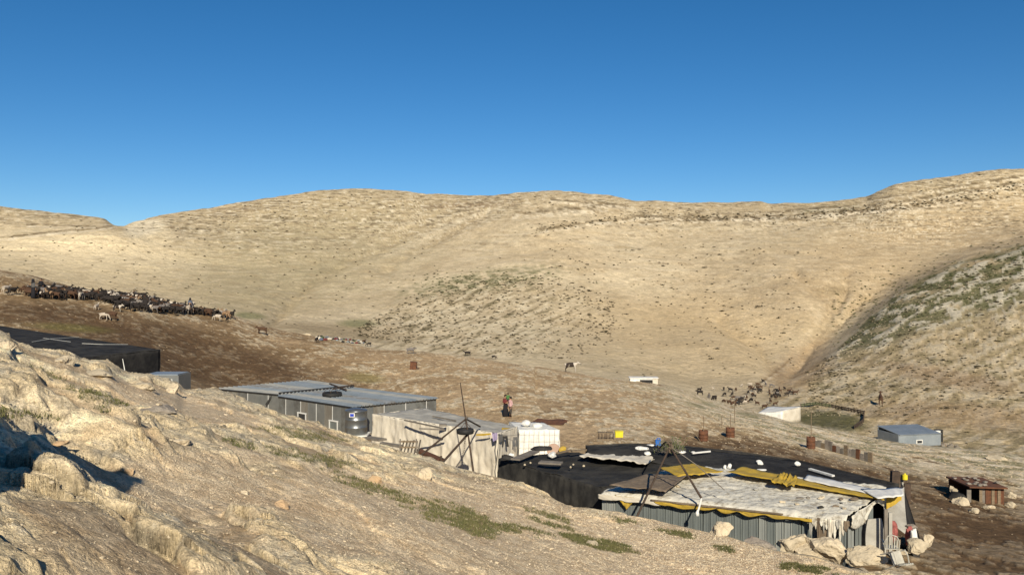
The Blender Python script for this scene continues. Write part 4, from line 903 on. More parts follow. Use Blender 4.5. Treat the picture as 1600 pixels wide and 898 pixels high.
# end boards and rounded board at the right end
p = P(1368, 842, 26.4); tag(MB().sheet(lambda u, v: p + Vector(((u - .5) * .62 * math.sin(math.pi * min(.97, max(.12, .18 + .62 * v))) ** .5, .10 * u, .62 - 1.15 * v)), 10, 12, .04, (0, 1, 0)).build('rounded_board', K['greycloth'], base=p), 'tall pale rounded board leaning on the right end wall of the panel shed', 'board')
for i, (px, top, bot, mm, lab) in enumerate(((1384, 795, 862, 'greywood', 'grey upright post at the right end of the panel shed'), (1391, 800, 866, 'greycloth', 'pale narrow upright board beside the white chairs'), (1404, 842, 868, 'wood', 'short brown post under the canvas flap'))):
    p = P(px, bot, 26.0); tag(MB().box(p + Vector((0, 0, (bot - top) / F * 26 / 2)), (.10, .06, (bot - top) / F * 26)).build('post', K[mm], base=p), lab, 'post')
for i, (px, py, s, mm, lab) in enumerate(((1396, 830, .32, 'pink', 'red and pink sack hanging under the canvas flap'), (1421, 838, .30, 'pink', 'pink sack to the right of the canvas flap'), (1428, 840, .26, 'whiteclean', 'white sack beside the pink sack at the shed end'))):
    p = P(px, py, 26.8 - .3 * i); bm = bmesh.new(); bmesh.ops.create_icosphere(bm, subdivisions=3, radius=s)
    for v in bm.verts: v.co *= 1 + .3 * ns(v.co.x * 6 + i * 3, v.co.z * 6, 3); v.co *= 1 + .25 * ns(v.co.x * 14, v.co.z * 11 + i, 8); v.co.x *= .42; v.co.y *= .4; v.co.z *= 1.1
    me = bpy.data.meshes.new('sack'); bm.to_mesh(me); bm.free(); me.materials.append(K[mm]); me.polygons.foreach_set('use_smooth', [True] * len(me.polygons)); o = bpy.data.objects.new('sack', me); o.location = p; COL.objects.link(o); tag(o, lab, 'sack', 'sacks at the shed end')

# pole tripod leaning over the panel shed
apex2 = P(1047, 697, 28.6)
t = pole_set('pole_tripod', apex2, [P(994, 809, 27.4), P(1096, 778, 27.5)], .05, 'rusty iron pole tripod leaning over the panel shed with a dangling lamp', 'tripod')
MB().tube([apex2, P(1090, 727, 28.2), P(1132, 765, 27.9)], .016, 5).build('guy_rope', K['greywood'], t)
MB().tube([apex2, P(1040, 690, 30), P(1030, 700, 33.5)], .03, 5).build('pole', K['iron'], t)
MB().tube([P(1096, 778, 27.5), P(1093, 790, 27.3), P(1090, 800, 27.2)], .03, 6).build('lamp_cord', K['white'], t)
MB().lathe(P(1089.5, 806, 27.2), [(.02, 0), (.06, .02), (.06, .12), (.03, .16), (.01, .2)], 10).build('lamp', K['white'], t, True)
m = MB()
for k in range(10): m.tube([apex2 + Vector((.10 * math.cos(k), .1 * math.sin(k), -.2 + .04 * k)), apex2 + Vector((.12 * math.cos(k + 2.4), .12 * math.sin(k + 2.4), -.18 + .04 * k))], .025, 5)
m.build('lashing', K['browncloth'], t)

# ------------------------------------------------------------------ objects lying on the tents
WS = [(1003, 699, 18, 5, 'long flat white sack on the black shelter left of the blue can'), (1016, 694.5, 10, 3, 'thin white scrap beside the blue can on the black shelter'), (1012, 707, 9, 5, 'round white stone below the long flat sack on the black shelter'),
      (1140, 727, 7, 7, 'grey white stone on the black shelter left of the tall white block'), (1133, 729, 5, 8, 'small white block leaning by the grey white stone'), (1186, 721, 11, 7, 'tall white block in the middle of the black shelter'),
      (1246, 723, 8, 6, 'pointed white stone at the far edge of the black shelter'), (1190, 733, 12, 3, 'flat pale slab below the tall white block'), (1371, 761, 13, 7, 'large white stone at the right end of the black shelter'),
      (1345, 758, 6, 5, 'speckled grey stone beside the large white stone'), (863, 708, 11, 9, 'white cloth bundle at the back of the black tent'), (1083, 706, 6, 4, 'small white stone at the far edge near the dry branches'),
      (1063, 705, 14, 4, 'white rag under the dry branches on the black shelter')]
for i, (px, py, w_, h_, lab) in enumerate(WS):
    p = S3(px, py + h_ * .5, -7.0 if px > 900 else -7.25); s = p.y / F; stone('white_stone', p + Vector((0, 0, h_ * s * .3)), (w_ * s * .62, w_ * s * .5, h_ * s * .62), K['whiteclean'], lab, 'stone' if 'st' in lab.split(' on')[0] or 'block' in lab or 'slab' in lab else 'cloth', 100 + i, 'white weights on the tents', 3, 0, .3, 3)
# straps and boards
for (x0, y0, x1, y1, w_, mm, lab, cat, nm) in ((1265, 737, 1302, 748, .13, 'whiteclean', 'white board lying on the black shelter', 'board', 'board'), (805, 722, 836, 709, .42, 'greywood', 'long grey board at the left end of the black tent roof', 'board', 'board'),
      (843, 726, 878, 728, .45, 'greywood', 'flat grey slab lying on the black tent roof', 'slab', 'slab'), (893, 709, 926, 706, .16, 'wood', 'tan timber beam at the back of the black tent', 'beam', 'beam'), (870, 712, 893, 707, .10, 'wood', 'short tan timber beside the round pink board', 'timber', 'timber'),
      (1082, 712, 1110, 709, .05, 'whiteclean', 'thin white strap across the black shelter', 'strap', 'strap')):
    p, q = S3(x0, y0, -7.0 if x0 > 1000 else -7.2), S3(x1, y1, -7.0 if x0 > 1000 else -7.2); p.z += .12; q.z += .12
    tag(MB().beam(p, q, w_, .06).build(nm, K[mm], base=p), lab, cat)
c = P(865, 703, 39.2); t = thing('pink_board', c, 'round faded pink board leaning behind the black tent', 'board')
MB().lathe(c, [(.02, -.02), (.30, -.02), (.31, 0), (.30, .03), (.02, .03)], 28, Matrix.Rotation(R(78), 3, 'X')).build('disc', K['dishpink'], t)
p = P(880, 702, 38.9); stone('yellow_cloth', p, (.22, .15, .16), K['yellow'], 'crumpled yellow cloth beside the round pink board', 'cloth', 140, None, 2)
stone('dark_bundle', S3(791, 719, -7.2) + Vector((0, 0, .1)), (.32, .2, .14), K['blackcloth'], 'dark bundle on the left corner of the black tent', 'bundle', 141)
stone('pale_bundle', S3(798, 716, -7.2) + Vector((0, 0, .14)), (.16, .14, .10), K['whiteclean'], 'small pale bundle on top of the dark bundle', 'bundle', 142)
stone('dark_bundle', S3(848, 706, -7.2) + Vector((0, 0, .15)), (.5, .25, .12), K['blackcloth'], 'dark bundle at the back edge of the black tent beside the grey board', 'bundle', 143)
for i, (px, py) in enumerate(((820, 727), (829, 724), (896, 727), (892, 731), (912, 729))):
    p = S3(px, py, -7.22); stone('small_stone', p + Vector((0, 0, .04)), (.06, .06, .05), K['rockp'], 'small pale stone weighting the black tent roof', 'stone', 150 + i, 'small stones on the black tent roof', 1)
# crates and yellow box, blue can, dry branches
for i in range(2):
    c = P(940 + 12.5 * i, 680, 40.5 + .2 * i); t = thing('wooden_crate', c, ['open brown crate frame, left of the pair beside the yellow box', 'open brown crate frame nearest the yellow box'][i], 'crate', 'brown crates behind the black shelter')
    for z in (-.14, .14): MB().box(c + Vector((0, 0, z)), (.34, .34, .05)).build('tray', K['wood'], t)
    for x in (-.15, .0, .15): MB().box(c + Vector((x, -.16, 0)), (.04, .035, .24)).build('slat', K['iron'], t)
c = P(967, 678, 40.2); t = thing('yellow_box', c, 'bright yellow plastic box on the ground behind the black shelter', 'box')
MB().box(c, (.36, .3, .26)).build('box_body', K['yel'], t); MB().box(c + Vector((0, 0, .145)), (.39, .33, .04)).build('lid', K['yel'], t)
c = P(1028, 691, 38.2); t = thing('blue_can', c, 'blue plastic jerrycan at the far edge of the black shelter', 'jerrycan')
MB().box(c, (.24, .2, .24)).build('can_body', K['blue'], t); MB().tube([c + Vector((-.06, 0, .12)), c + Vector((-.02, 0, .2)), c + Vector((.08, 0, .2)), c + Vector((.1, 0, .12))], .02, 5).build('handle', K['blue'], t)
c = P(1048, 700, 35.5); t = thing('dry_bush', c, 'tangle of dry branches with a few green leaves heaped on the black shelter', 'branches')
r = random.Random(5); m = MB(); lf = MB()
for k in range(90):
    a_ = r.uniform(0, 6.28); l = r.uniform(.25, .75); e = r.uniform(.1, 1.35); p = c + Vector((r.gauss(0, .16), r.gauss(0, .16), -.15)); q = p + Vector((math.cos(a_) * math.cos(e) * l, math.sin(a_) * math.cos(e) * l, math.sin(e) * l)); md = (p + q) / 2 + Vector((r.gauss(0, .05), 0, r.gauss(0, .05)))
    m.tube([p, md, q], .012, 4, r2=.005)
    for j in range(4):
        b0 = lerp(md, q, r.random()) + Vector((r.gauss(0, .05), r.gauss(0, .05), r.gauss(0, .05))); s = .05; lf.add([b0, b0 + Vector((s, 0, s * r.uniform(-1, 1))), b0 + Vector((s * .4, s * .5, s))], [(0, 1, 2)])
m.build('twigs', K['greywood'], t); lf.build('leaves', K['scrubg'], t)

# white garden chairs
def garden_chair(loc, rz, label, tilt=0, z=0):
    t = thing('plastic_chair', loc, label, 'chair', 'white chairs at the shed corner'); t.rotation_euler = (tilt, 0, rz); t.location.z += z; t.scale = (.8, .8, .8)
    def part(m, nm):
        me = bpy.data.meshes.new(nm); me.from_pydata([tuple(v) for v in m.v], [], m.f); me.materials.append(K['chairp']); me.update(); o = bpy.data.objects.new(nm, me); COL.objects.link(o); o.parent = t; return o
    part(MB().box((0, 0, .43), (.46, .44, .03)), 'seat')
    m = MB(); 
    for k in range(5): m.box((-.16 + .08 * k, .23 + .0, .66), (.045, .025, .40), Matrix.Rotation(R(-10), 3, 'X'))
    m.tube([(-.22, .2, .42), (-.23, .25, .7), (-.15, .29, .88), (0, .3, .93), (.15, .29, .88), (.23, .25, .7), (.22, .2, .42)], .022, 6); part(m, 'backrest')
    for x in (-.21, .21):
        for y in (-.2, .22): part(MB().tube([(x, y, .43), (x * 1.15, y * 1.15, 0)], .026, 6, r2=.02), 'leg')
        part(MB().tube([(x * 1.15, .22, .62), (x * 1.25, 0, .66), (x * 1.2, -.2, .63), (x * 1.08, -.21, .44)], .022, 6), 'armrest')
g = gz_at(P(1392, 880, 24.3).x, 24.3)
garden_chair(Vector((P(1388, 880, 22.9).x, 22.9, P(1388, 893, 22.9).z)), R(200), 'white plastic chair tipped forward beside the last boulder', R(-62), .30)
garden_chair(Vector((P(1392, 880, 23.4).x, 23.4, P(1392, 874, 23.4).z)), R(165), 'white plastic chair standing upright behind the tipped chair', 0, 0)

# ------------------------------------------------------------------ boulders and single rocks
BO = [(1127, 831, 20, 13, 24.6, 'rock', 'small pinkish boulder against the panels of the shed, leftmost of its row'), (1188, 851, 22, 9, 24.0, 'rockg', 'flat grey brown boulder second in the row along the panel shed'),
      (1238, 850, 23, 18, 24.3, 'rockp', 'pointed triangular pale boulder before the panel shed'), (1290, 858, 38, 23, 24.0, 'rock', 'wide rounded boulder before the ragged corner of the panel shed'),
      (1353, 871, 32, 23, 23.3, 'rockp', 'large pale yellow boulder beside the white chairs'), (1180, 848, 12, 8, 24.2, 'rock', 'small boulder tucked behind the flat grey brown one'),
      (1432, 850, 24, 15, 25.5, 'rockp', 'pale rock heap right of the pink sacks'), (1448, 846, 13, 12, 26.2, 'rock', 'upright yellowish rock at the right of the rock heap'), (1408, 862, 10, 6, 25.2, 'rockp', 'small pale rock between the chairs and the rock heap'),
      (1425, 822, 12, 7, 27.4, 'rockg', 'grey stone above the pale rock heap'), (1493, 768, 13, 14, 43.5, 'rockp', 'white block left of the rusty shack, upper of two'), (1503, 781, 15, 10, 43.0, 'rockp', 'white block left of the rusty shack, lower of two'),
      (1524, 796, 11, 6, 42, 'rockp', 'pale stone at the foot of the rusty shack'), (1584, 772, 8, 9, 43.5, 'rockp', 'pale upright stone right of the rusty shack'), (1580, 786, 12, 6, 42, 'rockp', 'flat pale stone below the upright stone at the right edge'),
      (1560, 713, 22, 6, 62, 'rockp', 'long white boulder at the right edge on the stony ridge'), (1545, 790, 10, 5, 41, 'rock', 'yellowish stone under the front wall of the rusty shack'),
      (95, 556, 21, 14, 29, 'rock', 'large rounded boulder on the left skyline of rocks before the black tent'), (10, 533, 16, 13, 28, 'rock', 'upright boulder at the far left edge'),
      (150, 578, 36, 12, 30, 'rockp', 'long pale slab of rock in front of the black tent'), 
      (222, 600, 26, 9, 30, 'rockp', 'smooth pale rock before the grey cabin'), (268, 603, 14, 13, 29, 'rock', 'jagged upright rock right of the grey cabin'), (240, 633, 42, 13, 22, 'rockg', 'dark grey domed rock in the middle of the left outcrop'),
      
      (662, 735, 19, 16, 24, 'rock', 'large split boulder below the tripod foot'),
      (585, 742, 18, 13, 21.5, 'rocko', 'orange tinted boulder left of the large split boulder'), (195, 731, 16, 8, 10.6, 'rocko', 'orange stained slab at the edge of the shadow hollow'), (437, 782, 22, 10, 9.2, 'rocko', 'rusty orange rock low in the gravel'),
      (382, 766, 8, 7, 10, 'rock', 'small upright stone throwing a short shadow on the gravel'), (925, 846, 14, 8, 15.5, 'rockp', 'yellowish rounded rock in the lower middle gravel'), (280, 686, 22, 8, 13, 'rock', 'knobbly rock at the tip of the long shadow'),
      (90, 688, 20, 7, 9, 'rocko', 'brown stained rock at the head of the hollow'), ]
for i, (px, py, w_, h_, d_, mm, lab) in enumerate(BO):
    rr = random.Random(i); foot = py + h_ * .72
    q = vis(px, foot, 2) if foot < 896 else None
    shed_row = 1110 < px < 1460 and py > 800
    if shed_row or q is None: p = P(px, py, d_)
    else:
        s_ = q.y / F; p = Vector((q.x, q.y + h_ * s_ * .3, q.z + h_ * s_ * .04))
    s_ = p.y / F; p = Vector(p)
    if not shed_row and p.y < 27: h_ *= .72
    kk = 1.22 if shed_row and w_ > 18 and px < 1330 else 1.0
    stone('boulder' if w_ > 12 else 'rock', p, (w_ * s_ * .98 * kk, w_ * s_ * .75 * kk, h_ * s_ * (1.0 if shed_row else 1.15) * kk), K[mm], lab, 'boulder' if w_ > 12 else 'rock', 200 + i, None, 4 if w_ > 12 else 3, rr.uniform(-.3, .3), .42, 13)

# ------------------------------------------------------------------ things on the middle slope and in the valley
def barrel(px, py, d, h, label, r_=.28):
    c = G(px, d); t = thing('rusty_barrel', c, label, 'barrel', 'rusty barrels on the slope'); 
    MB().lathe(c, [(.03, 0), (r_, 0), (r_ + .015, .02), (r_, .05), (r_, h * .33), (r_ + .018, h * .35), (r_, h * .37), (r_, h * .66), (r_ + .018, h * .68), (r_, h * .7), (r_, h), (r_ - .03, h), (r_ - .03, h - .05), (.03, h - .05)], 18).build('drum', K['rust'], t, True)
    return c
for (px, py, lab, ph) in ((1099, 688, 'rusty barrel holding a thin post, leftmost of three', .95), (1141, 683, 'rusty barrel with a dark gap beside it, second of three', 1.0), (1267, 700, 'rusty barrel at the left end of the broken wall', 1.9)):
    q = vis(px, py, 40); d_ = q.y; c = barrel(px, py, d_, .62 if px < 1200 else .75, lab)
    b0 = c + Vector((.02, 0, .5)); tag(MB().tube([b0, b0 + Vector((0, 0, ph))], .025, 6).build('post', K['wood'], base=b0), {1099: 'thin post rising from the leftmost barrel', 1141: 'thin post rising behind the second barrel', 1267: 'tall thin post rising from the barrel by the broken wall'}[px], 'post')
for (px, py, h_) in ((1148, 660, 1.6), (1128, 668, .9)):
    q = vis(px, py, 40); tag(MB().tube([q - Vector((0, 0, .1)), q + Vector((0, 0, h_))], .03, 5).build('post', K['wood'], base=q), 'thin bare post on the slope %s the second barrel' % ('behind' if px == 1148 else 'to the left of'), 'post')
# leaning sticks with the left barrel
q = vis(1093, 688, 40); tag(MB().tube([q + Vector((0, -.2, 0)), q + Vector((-.5, -.2, .75))], .02, 5).build('stick', K['wood'], base=q), 'stick leaning left beside the leftmost barrel', 'stick')
# broken wall of rusty sheets and stones right of third barrel
q0, q1 = vis(1275, 697, 40), vis(1360, 722, 40)
t = thing('broken_wall', q0, 'low broken wall of rusty sheets and stones on the stony slope', 'wall')
for k in range(15):
    p = lerp(q0, q1, k / 14); z = gz_at(p.x, p.y); h_ = .4 + .3 * random.random(); MB().box((p.x, p.y, z + h_ / 2 - .05), ((q1 - q0).length / 14 * .97, .10, h_), Matrix.Rotation(math.atan2(q1.y - q0.y, q1.x - q0.x) + random.uniform(-.08, .08), 3, 'Z') @ Matrix.Rotation(random.uniform(-.06, .06), 3, 'Y')).build('sheet', K[['rockg', 'greywood', 'wood', 'rockg', 'greywood', 'rust'][k % 6]], t)
# dark shed posts with yellow can near 1400,730
q = P(1399, 752, 33); z = q.z - 1.0
t = thing('rusty_post_stack', q, 'dark rusty upright sheet with a yellow can hung on it behind the black shelter end', 'scrap')
MB().box(q + Vector((-.02, 0, .1)), (.30, .2, .62), Matrix.Rotation(.05, 3, 'Y')).build('sheet', K['iron'], t); MB().box(q + Vector((.28, .05, -.25)), (.08, .08, 1.0)).build('post', K['greywood'], t); MB().box(q + Vector((.5, .1, -.45)), (.25, .1, .7)).build('red_sheet', K['iron'], t)
MB().tube([q + Vector((.25, -.1, 0)), q + Vector((.1, -.2, -.45)), q + Vector((.05, -.3, -.7))], .03, 5).build('netting', K['greycloth'], t)
p = q + Vector((.30, -.15, .22)); tag(MB().lathe(p, [(.03, -.11), (.10, -.1), (.10, .07), (.04, .1), (.03, .14)], 12).build('yellow_can', K['yel'], base=p), 'small yellow can hanging on the rusty upright sheet', 'can')
# rusty shack
q = vis(1540, 786, 30); x, y = q.x, q.y; z = q.z - .1; s = y / F; W, Hh = 56 * s, 30 * s
t = thing('rusty_shack', q, 'small rusty sheet metal shack with rubble on its roof at the right', 'shack')
for k in range(8):
    MB().box((x - W / 2 + W * .32 + (k + .5) * W * .68 / 8, y + .04 * (k % 2), z + Hh * .45), (W * .68 / 8 * .97, .05, Hh * .95)).build('panel', K[['wood', 'greywood', 'rust', 'rust', 'wood', 'rust', 'wood', 'rust'][k]], t)
MB().box((x - W * .47, y, z + Hh * .42), (W * .12, .06, Hh * .85)).build('post', K['greywood'], t)
MB().box((x + W / 2, y + 1.0, z + Hh * .45), (.06, 2.0, Hh * .95)).build('side_wall', K['rust'], t)
MB().box((x, y + 1.9, z + Hh * .45), (W, .06, Hh * .95)).build('back_wall', K['rust'], t)
MB().box((x, y + .9, z + Hh * .98), (W * 1.06, 2.4, .07), Matrix.Rotation(.03, 3, 'Y')).build('roof', K['rust'], t)
for k in range(14):
    p = Vector((x + random.uniform(-.45, .5) * W, y + random.uniform(-.1, 1.8), z + Hh + .07)); stone('rubble', p, (.16, .16, .07), K['rockg' if k % 2 else 'greywood'], 'rubble lump weighting the roof of the rusty shack', 'stone', 300 + k, 'rubble on the shack roof', 1)
p = Vector((x - W * .62, y + .3, z + .35)); stone('black_bundle', p, (.55, .5, .42), K['blackcloth'], 'black plastic heap at the left side of the rusty shack', 'heap', 330, None, 3)
# metal hut in the valley
def small_hut(px, py, d, W, D, Hh, rz, label, name, wm, rm, dark=None):
    c = G(px, d); t = thing(name, c, label, 'hut'); rot = Matrix.Rotation(rz, 3, 'Z')
    def bx(cc, sz, nm, mm, par=t): return MB().box(c + rot @ Vector(cc), sz, rot).build(nm, K[mm], par)
    return c, t, rot, bx
c, t, rot, bx = small_hut(1420, 695, 84, 0, 0, 0, R(12), 'grey metal hut with a low pitched roof down in the valley on the right', 'metal_hut', 0, 0)
Wd, Dd, Hh = 4.6, 3.2, 1.15
bx((0, -Dd / 2, Hh / 2), (Wd, .08, Hh), 'front_wall', 'steelroof'); bx((Wd / 2, 0, Hh / 2), (.08, Dd, Hh), 'side_wall', 'steelpale'); bx((-Wd / 2, 0, Hh / 2), (.08, Dd, Hh), 'side_wall', 'steelroof'); bx((0, Dd / 2, Hh * .6), (Wd, .08, Hh * 1.2), 'back_wall', 'steelroof')
for k in range(9):
    m = MB(); m.box(c + rot @ Vector((-Wd / 2 + (k + .5) * Wd / 9, 0, Hh + .17)), (Wd / 9 * .97, Dd + .3, .06), rot @ Matrix.Rotation(.10, 3, 'X')); m.build('roof_sheet', K['steelroof'], t)
bx((-.1, -Dd / 2 - .07, .42), (.7, .05, .4), 'window', 'white'); bx((-.1, -Dd / 2 - .11, .42), (.5, .04, .25), 'window_pane', 'glass')
bx((Wd / 2 + .35, -.7, .7), (.5, .3, 1.1), 'canvas_screen', 'white'); bx((Wd / 2 + .9, -.2, .65), (.6, .5, 1.2), 'door_board', 'black')
for k in range(7):
    p = c + rot @ Vector((Wd / 2 + .6 + .25 * k, -1.2 + .2 * (k % 3), .25)); p.z = gz_at(p.x, p.y) + .2; stone('scrap_lump', p, (.3, .25, .35), K[['greywood', 'wood', 'rockg'][k % 3]], 'lump in the scrap heap at the right end of the grey metal hut', 'scrap', 340 + k, 'scrap beside the grey metal hut', 2)
# white tent in the valley with pen
q = vis(1222, 656, 85); d_ = q.y; s = d_ / F
t = thing('white_tent', q, 'small white ridge tent down in the valley beside the green pen', 'tent')
pts = {n_: P(x_, y_, d_ + dd) for n_, x_, y_, dd in (('a', 1183, 645, 0), ('b', 1223, 657, -1.5), ('c', 1251, 635, 1.0), ('d', 1200, 635, 3), ('e', 1232, 657, -1.0), ('f', 1250, 648, 1.0))}
zg = gz_at(q.x, q.y) - .4
MB().sheet(lambda u, v: bilin([pts['a'], pts['b'] + Vector((0, 0, .9)), pts['c'], pts['d']], u, v) + Vector((0, 0, .05 * math.sin(9 * u) * math.sin(7 * v))), 14, 10, .04).build('roof_sheet', K['whiteclean'], t, True)
a_, b2 = pts['a'], pts['b'] + Vector((0, 0, .9)); MB().sheet(lambda u, v: Vector((lerp(a_, b2, u).x, lerp(a_, b2, u).y, lerp(lerp(a_, b2, u).z, zg, v))), 10, 4, .04, (0, 1, 0)).build('wall_sheet', K['whiteclean'], t, True)
a3, b3 = b2, pts['c']; MB().sheet(lambda u, v: Vector((lerp(a3, b3, u).x, lerp(a3, b3, u).y, lerp(lerp(a3, b3, u).z, zg, v))), 10, 4, .04, (0, 1, 0)).build('wall_sheet', K['whitecloth'], t, True)
# pen fence
fp = [(1252, 636), (1275, 633), (1300, 637), (1325, 642), (1350, 647), (1349, 660), (1335, 671)]
g0 = vis(1300, 640, 85); t = thing('pen_fence', g0, 'low dark brushwood fence round the green pen in the valley', 'fence')
pq = [vis(x, y, 85) for x, y in fp]
for i in range(len(pq) - 1):
    for k in range(5):
        p = lerp(pq[i], pq[i + 1], k / 5); p.z = gz_at(p.x, p.y); MB().tube([p - Vector((0, 0, .1)), p + Vector((random.uniform(-.1, .1), 0, .55))], .06, 5).build('post', K['iron'], t)
    p, q = pq[i], pq[i + 1]
    for h_ in (.2, .42): MB().beam(p + Vector((0, 0, h_)), q + Vector((0, 0, h_)), .1, .14).build('rail', K['iron'] if i > 1 else K['greentarp'], t)
# white hut at centre valley
c, t, rot, bx = small_hut(1006, 597, 118, 0, 0, 0, R(-4), 'small white hut with a black opening at the foot of the far hill', 'white_hut', 0, 0)
bx((-1.2, -.1, .5), (1.3, .1, 1.1), 'front_wall', 'whiteclean'); bx((.35, -.1, .98), (1.9, .1, .24), 'front_wall', 'whiteclean'); bx((.3, .15, .55), (1.7, .1, .75), 'opening', 'black'); bx((1.55, -.1, .55), (.7, .1, 1.0), 'front_wall', 'whitecloth')
bx((-1.85, .8, .5), (.1, 1.8, 1.1), 'side_wall', 'whiteclean'); bx((1.85, .8, .5), (.1, 1.8, 1.1), 'side_wall', 'whiteclean'); bx((0, .75, 1.1), (4.0, 2.0, .09), 'roof', 'whiteclean'); bx((0, 1.65, .5), (3.7, .1, 1.1), 'back_wall', 'whiteclean')
# rubbish heap in the middle
hm = [K[k_] for k_ in ('whitecloth', 'greycloth', 'denim', 'blackcloth', 'greentarp', 'greywood', 'redtop', 'steel', 'steelroof', 'blackcloth')]
for k in range(46):
    px = 497 + 76 * (k + random.random() * .6) / 46; py = 527 + (px - 500) * .10 + random.uniform(-1.5, 5); q = vis(px, py, 70); i = k % 10 if k != 30 else 6
    if q is None: continue
    stone('rubbish_bundle', q + Vector((0, 0, .12)), (random.uniform(.25, .55), .3, random.uniform(.15, .32)), hm[i], '%s bundle in the long rubbish heap on the middle ridge' % ['white', 'grey', 'blue grey', 'black', 'green', 'brown', 'red', 'dull metal', 'pale metal', 'black'][i], 'bundle', 400 + k, 'rubbish heap on the ridge', 1)
q = vis(478, 523, 70); stone('white_stone', q, (.7, .3, .25), K['rockp'], 'pale stone left of the rubbish heap', 'stone', 450, None, 2)
# red-brown drum-like box
q = vis(646, 577, 55); t = thing('rusty_box', q, 'dark red brown metal box standing alone on the brown slope', 'box')
MB().box(q + Vector((0, 0, .35)), (.62, .5, .72), Matrix.Rotation(.12, 3, 'Y')).build('box_body', K['rust'], t); MB().box(q + Vector((.02, 0, .73)), (.68, .56, .04), Matrix.Rotation(.12, 3, 'Y')).build('lid', K['rust'], t); MB().box(q + Vector((.42, -.05, .1)), (.3, .2, .12)).build('foot', K['iron'], t)

# ------------------------------------------------------------------ skinned bodies
def skinned(name, joints, edges, sub=1, root=0):
    me = bpy.data.meshes.new(name); me.from_pydata([j[:3] for j in joints], edges, []); o = bpy.data.objects.new(name, me); COL.objects.link(o)
    mo = o.modifiers.new('s', 'SKIN'); mo.use_smooth_shade = True
    for i, j in enumerate(joints):
        sv = me.skin_vertices[0].data[i]; rx = j[3]; ry = j[4] if len(j) > 4 else rx; sv.radius = (rx, ry); sv.use_root = (i == root)
    if sub: o.modifiers.new('u', 'SUBSURF').levels = sub
    dg = bpy.context.evaluated_depsgraph_get(); ev = o.evaluated_get(dg); m2 = bpy.data.meshes.new_from_object(ev); m2.name = name
    bpy.data.objects.remove(o); bpy.data.meshes.remove(me); return m2
def goat_mesh(pose):
    j = [(-.36, 0, .60, .15, .17), (-.05, 0, .60, .16, .19), (.26, 0, .62, .13, .18)]; e = [(0, 1), (1, 2)]
    if pose == 'up': nk = [(.42, 0, .78, .075), (.50, 0, .93, .06), (.60, 0, .92, .055), (.72, 0, .84, .035)]
    elif pose == 'graze': nk = [(.42, 0, .56, .075), (.52, 0, .34, .06), (.56, 0, .22, .055), (.62, 0, .09, .035)]
    else: nk = [(.42, 0, .70, .075), (.54, 0, .76, .06), (.62, 0, .74, .055), (.73, 0, .66, .035)]
    b = len(j); j += nk; e += [(2, b), (b, b + 1), (b + 1, b + 2), (b + 2, b + 3)]
    hd = nk[1]
    for s in (-1, 1):
        i = len(j); j += [(hd[0] - .02, s * .10, hd[2] + .01, .022), (hd[0] - .05, s * .17, hd[2] - .04, .014)]; e += [(b + 1, i), (i, i + 1)]
        i = len(j); j += [(hd[0] - .03, s * .035, hd[2] + .10, .016), (hd[0] - .12, s * .06, hd[2] + .16, .010)]; e += [(b + 1, i), (i, i + 1)]
        k_ = random.uniform(-.05, .05)
        i = len(j); j += [(.27, s * .095, .40, .055), (.28 + k_, s * .095, .26, .032), (.27 + k_, s * .095, .06, .024), (.30 + k_, s * .095, .02, .028)]; e += [(2, i), (i, i + 1), (i + 1, i + 2), (i + 2, i + 3)]
        k_ = -k_
        i = len(j); j += [(-.34 + k_, s * .10, .42, .075), (-.44 + k_, s * .10, .28, .035), (-.41 + k_, s * .10, .08, .024), (-.38 + k_, s * .10, .02, .028)]; e += [(0, i), (i, i + 1), (i + 1, i + 2), (i + 2, i + 3)]
    i = len(j); j += [(-.52, 0, .68, .03), (-.58, 0, .73, .018)]; e += [(0, i), (i, i + 1)]
    m = skinned('goat', j, e, 1, 1); m.materials.append(K['g_black']); return m
GM = {p: goat_mesh(p) for p in ('up', 'graze', 'mid')}
GL = dict(g_black='black', g_brown='brown', g_grey='grey', g_white='cream', g_pied='pied', g_tan='tan')
PL = dict(up='head up', graze='grazing', mid='head level')
def goat(loc, pose, rz, cm, s, where, group=None, label=None, name='goat', cat='goat'):
    o = bpy.data.objects.new(name, GM[pose]); COL.objects.link(o); o.location = loc - Vector((0, 0, .02)); o.rotation_euler = (0, 0, rz); o.scale = (s, s, s)
    o.material_slots[0].link = 'OBJECT'; o.material_slots[0].material = K[cm]
    return tag(o, label or '%s goat %s %s' % (GL[cm], PL[pose], where), cat, group)
top = tab((40, 454), (60, 454), (87, 456), (125, 460), (150, 464), (165, 462), (190, 465), (221, 468), (250, 476), (280, 482), (305, 489), (366, 496))
bot = tab((40, 463), (60, 466), (87, 467), (125, 468), (150, 467), (165, 475), (181, 480), (205, 486), (242, 489), (292, 490), (305, 492), (366, 498))
rg = random.Random(11); placed = []; tries = 0
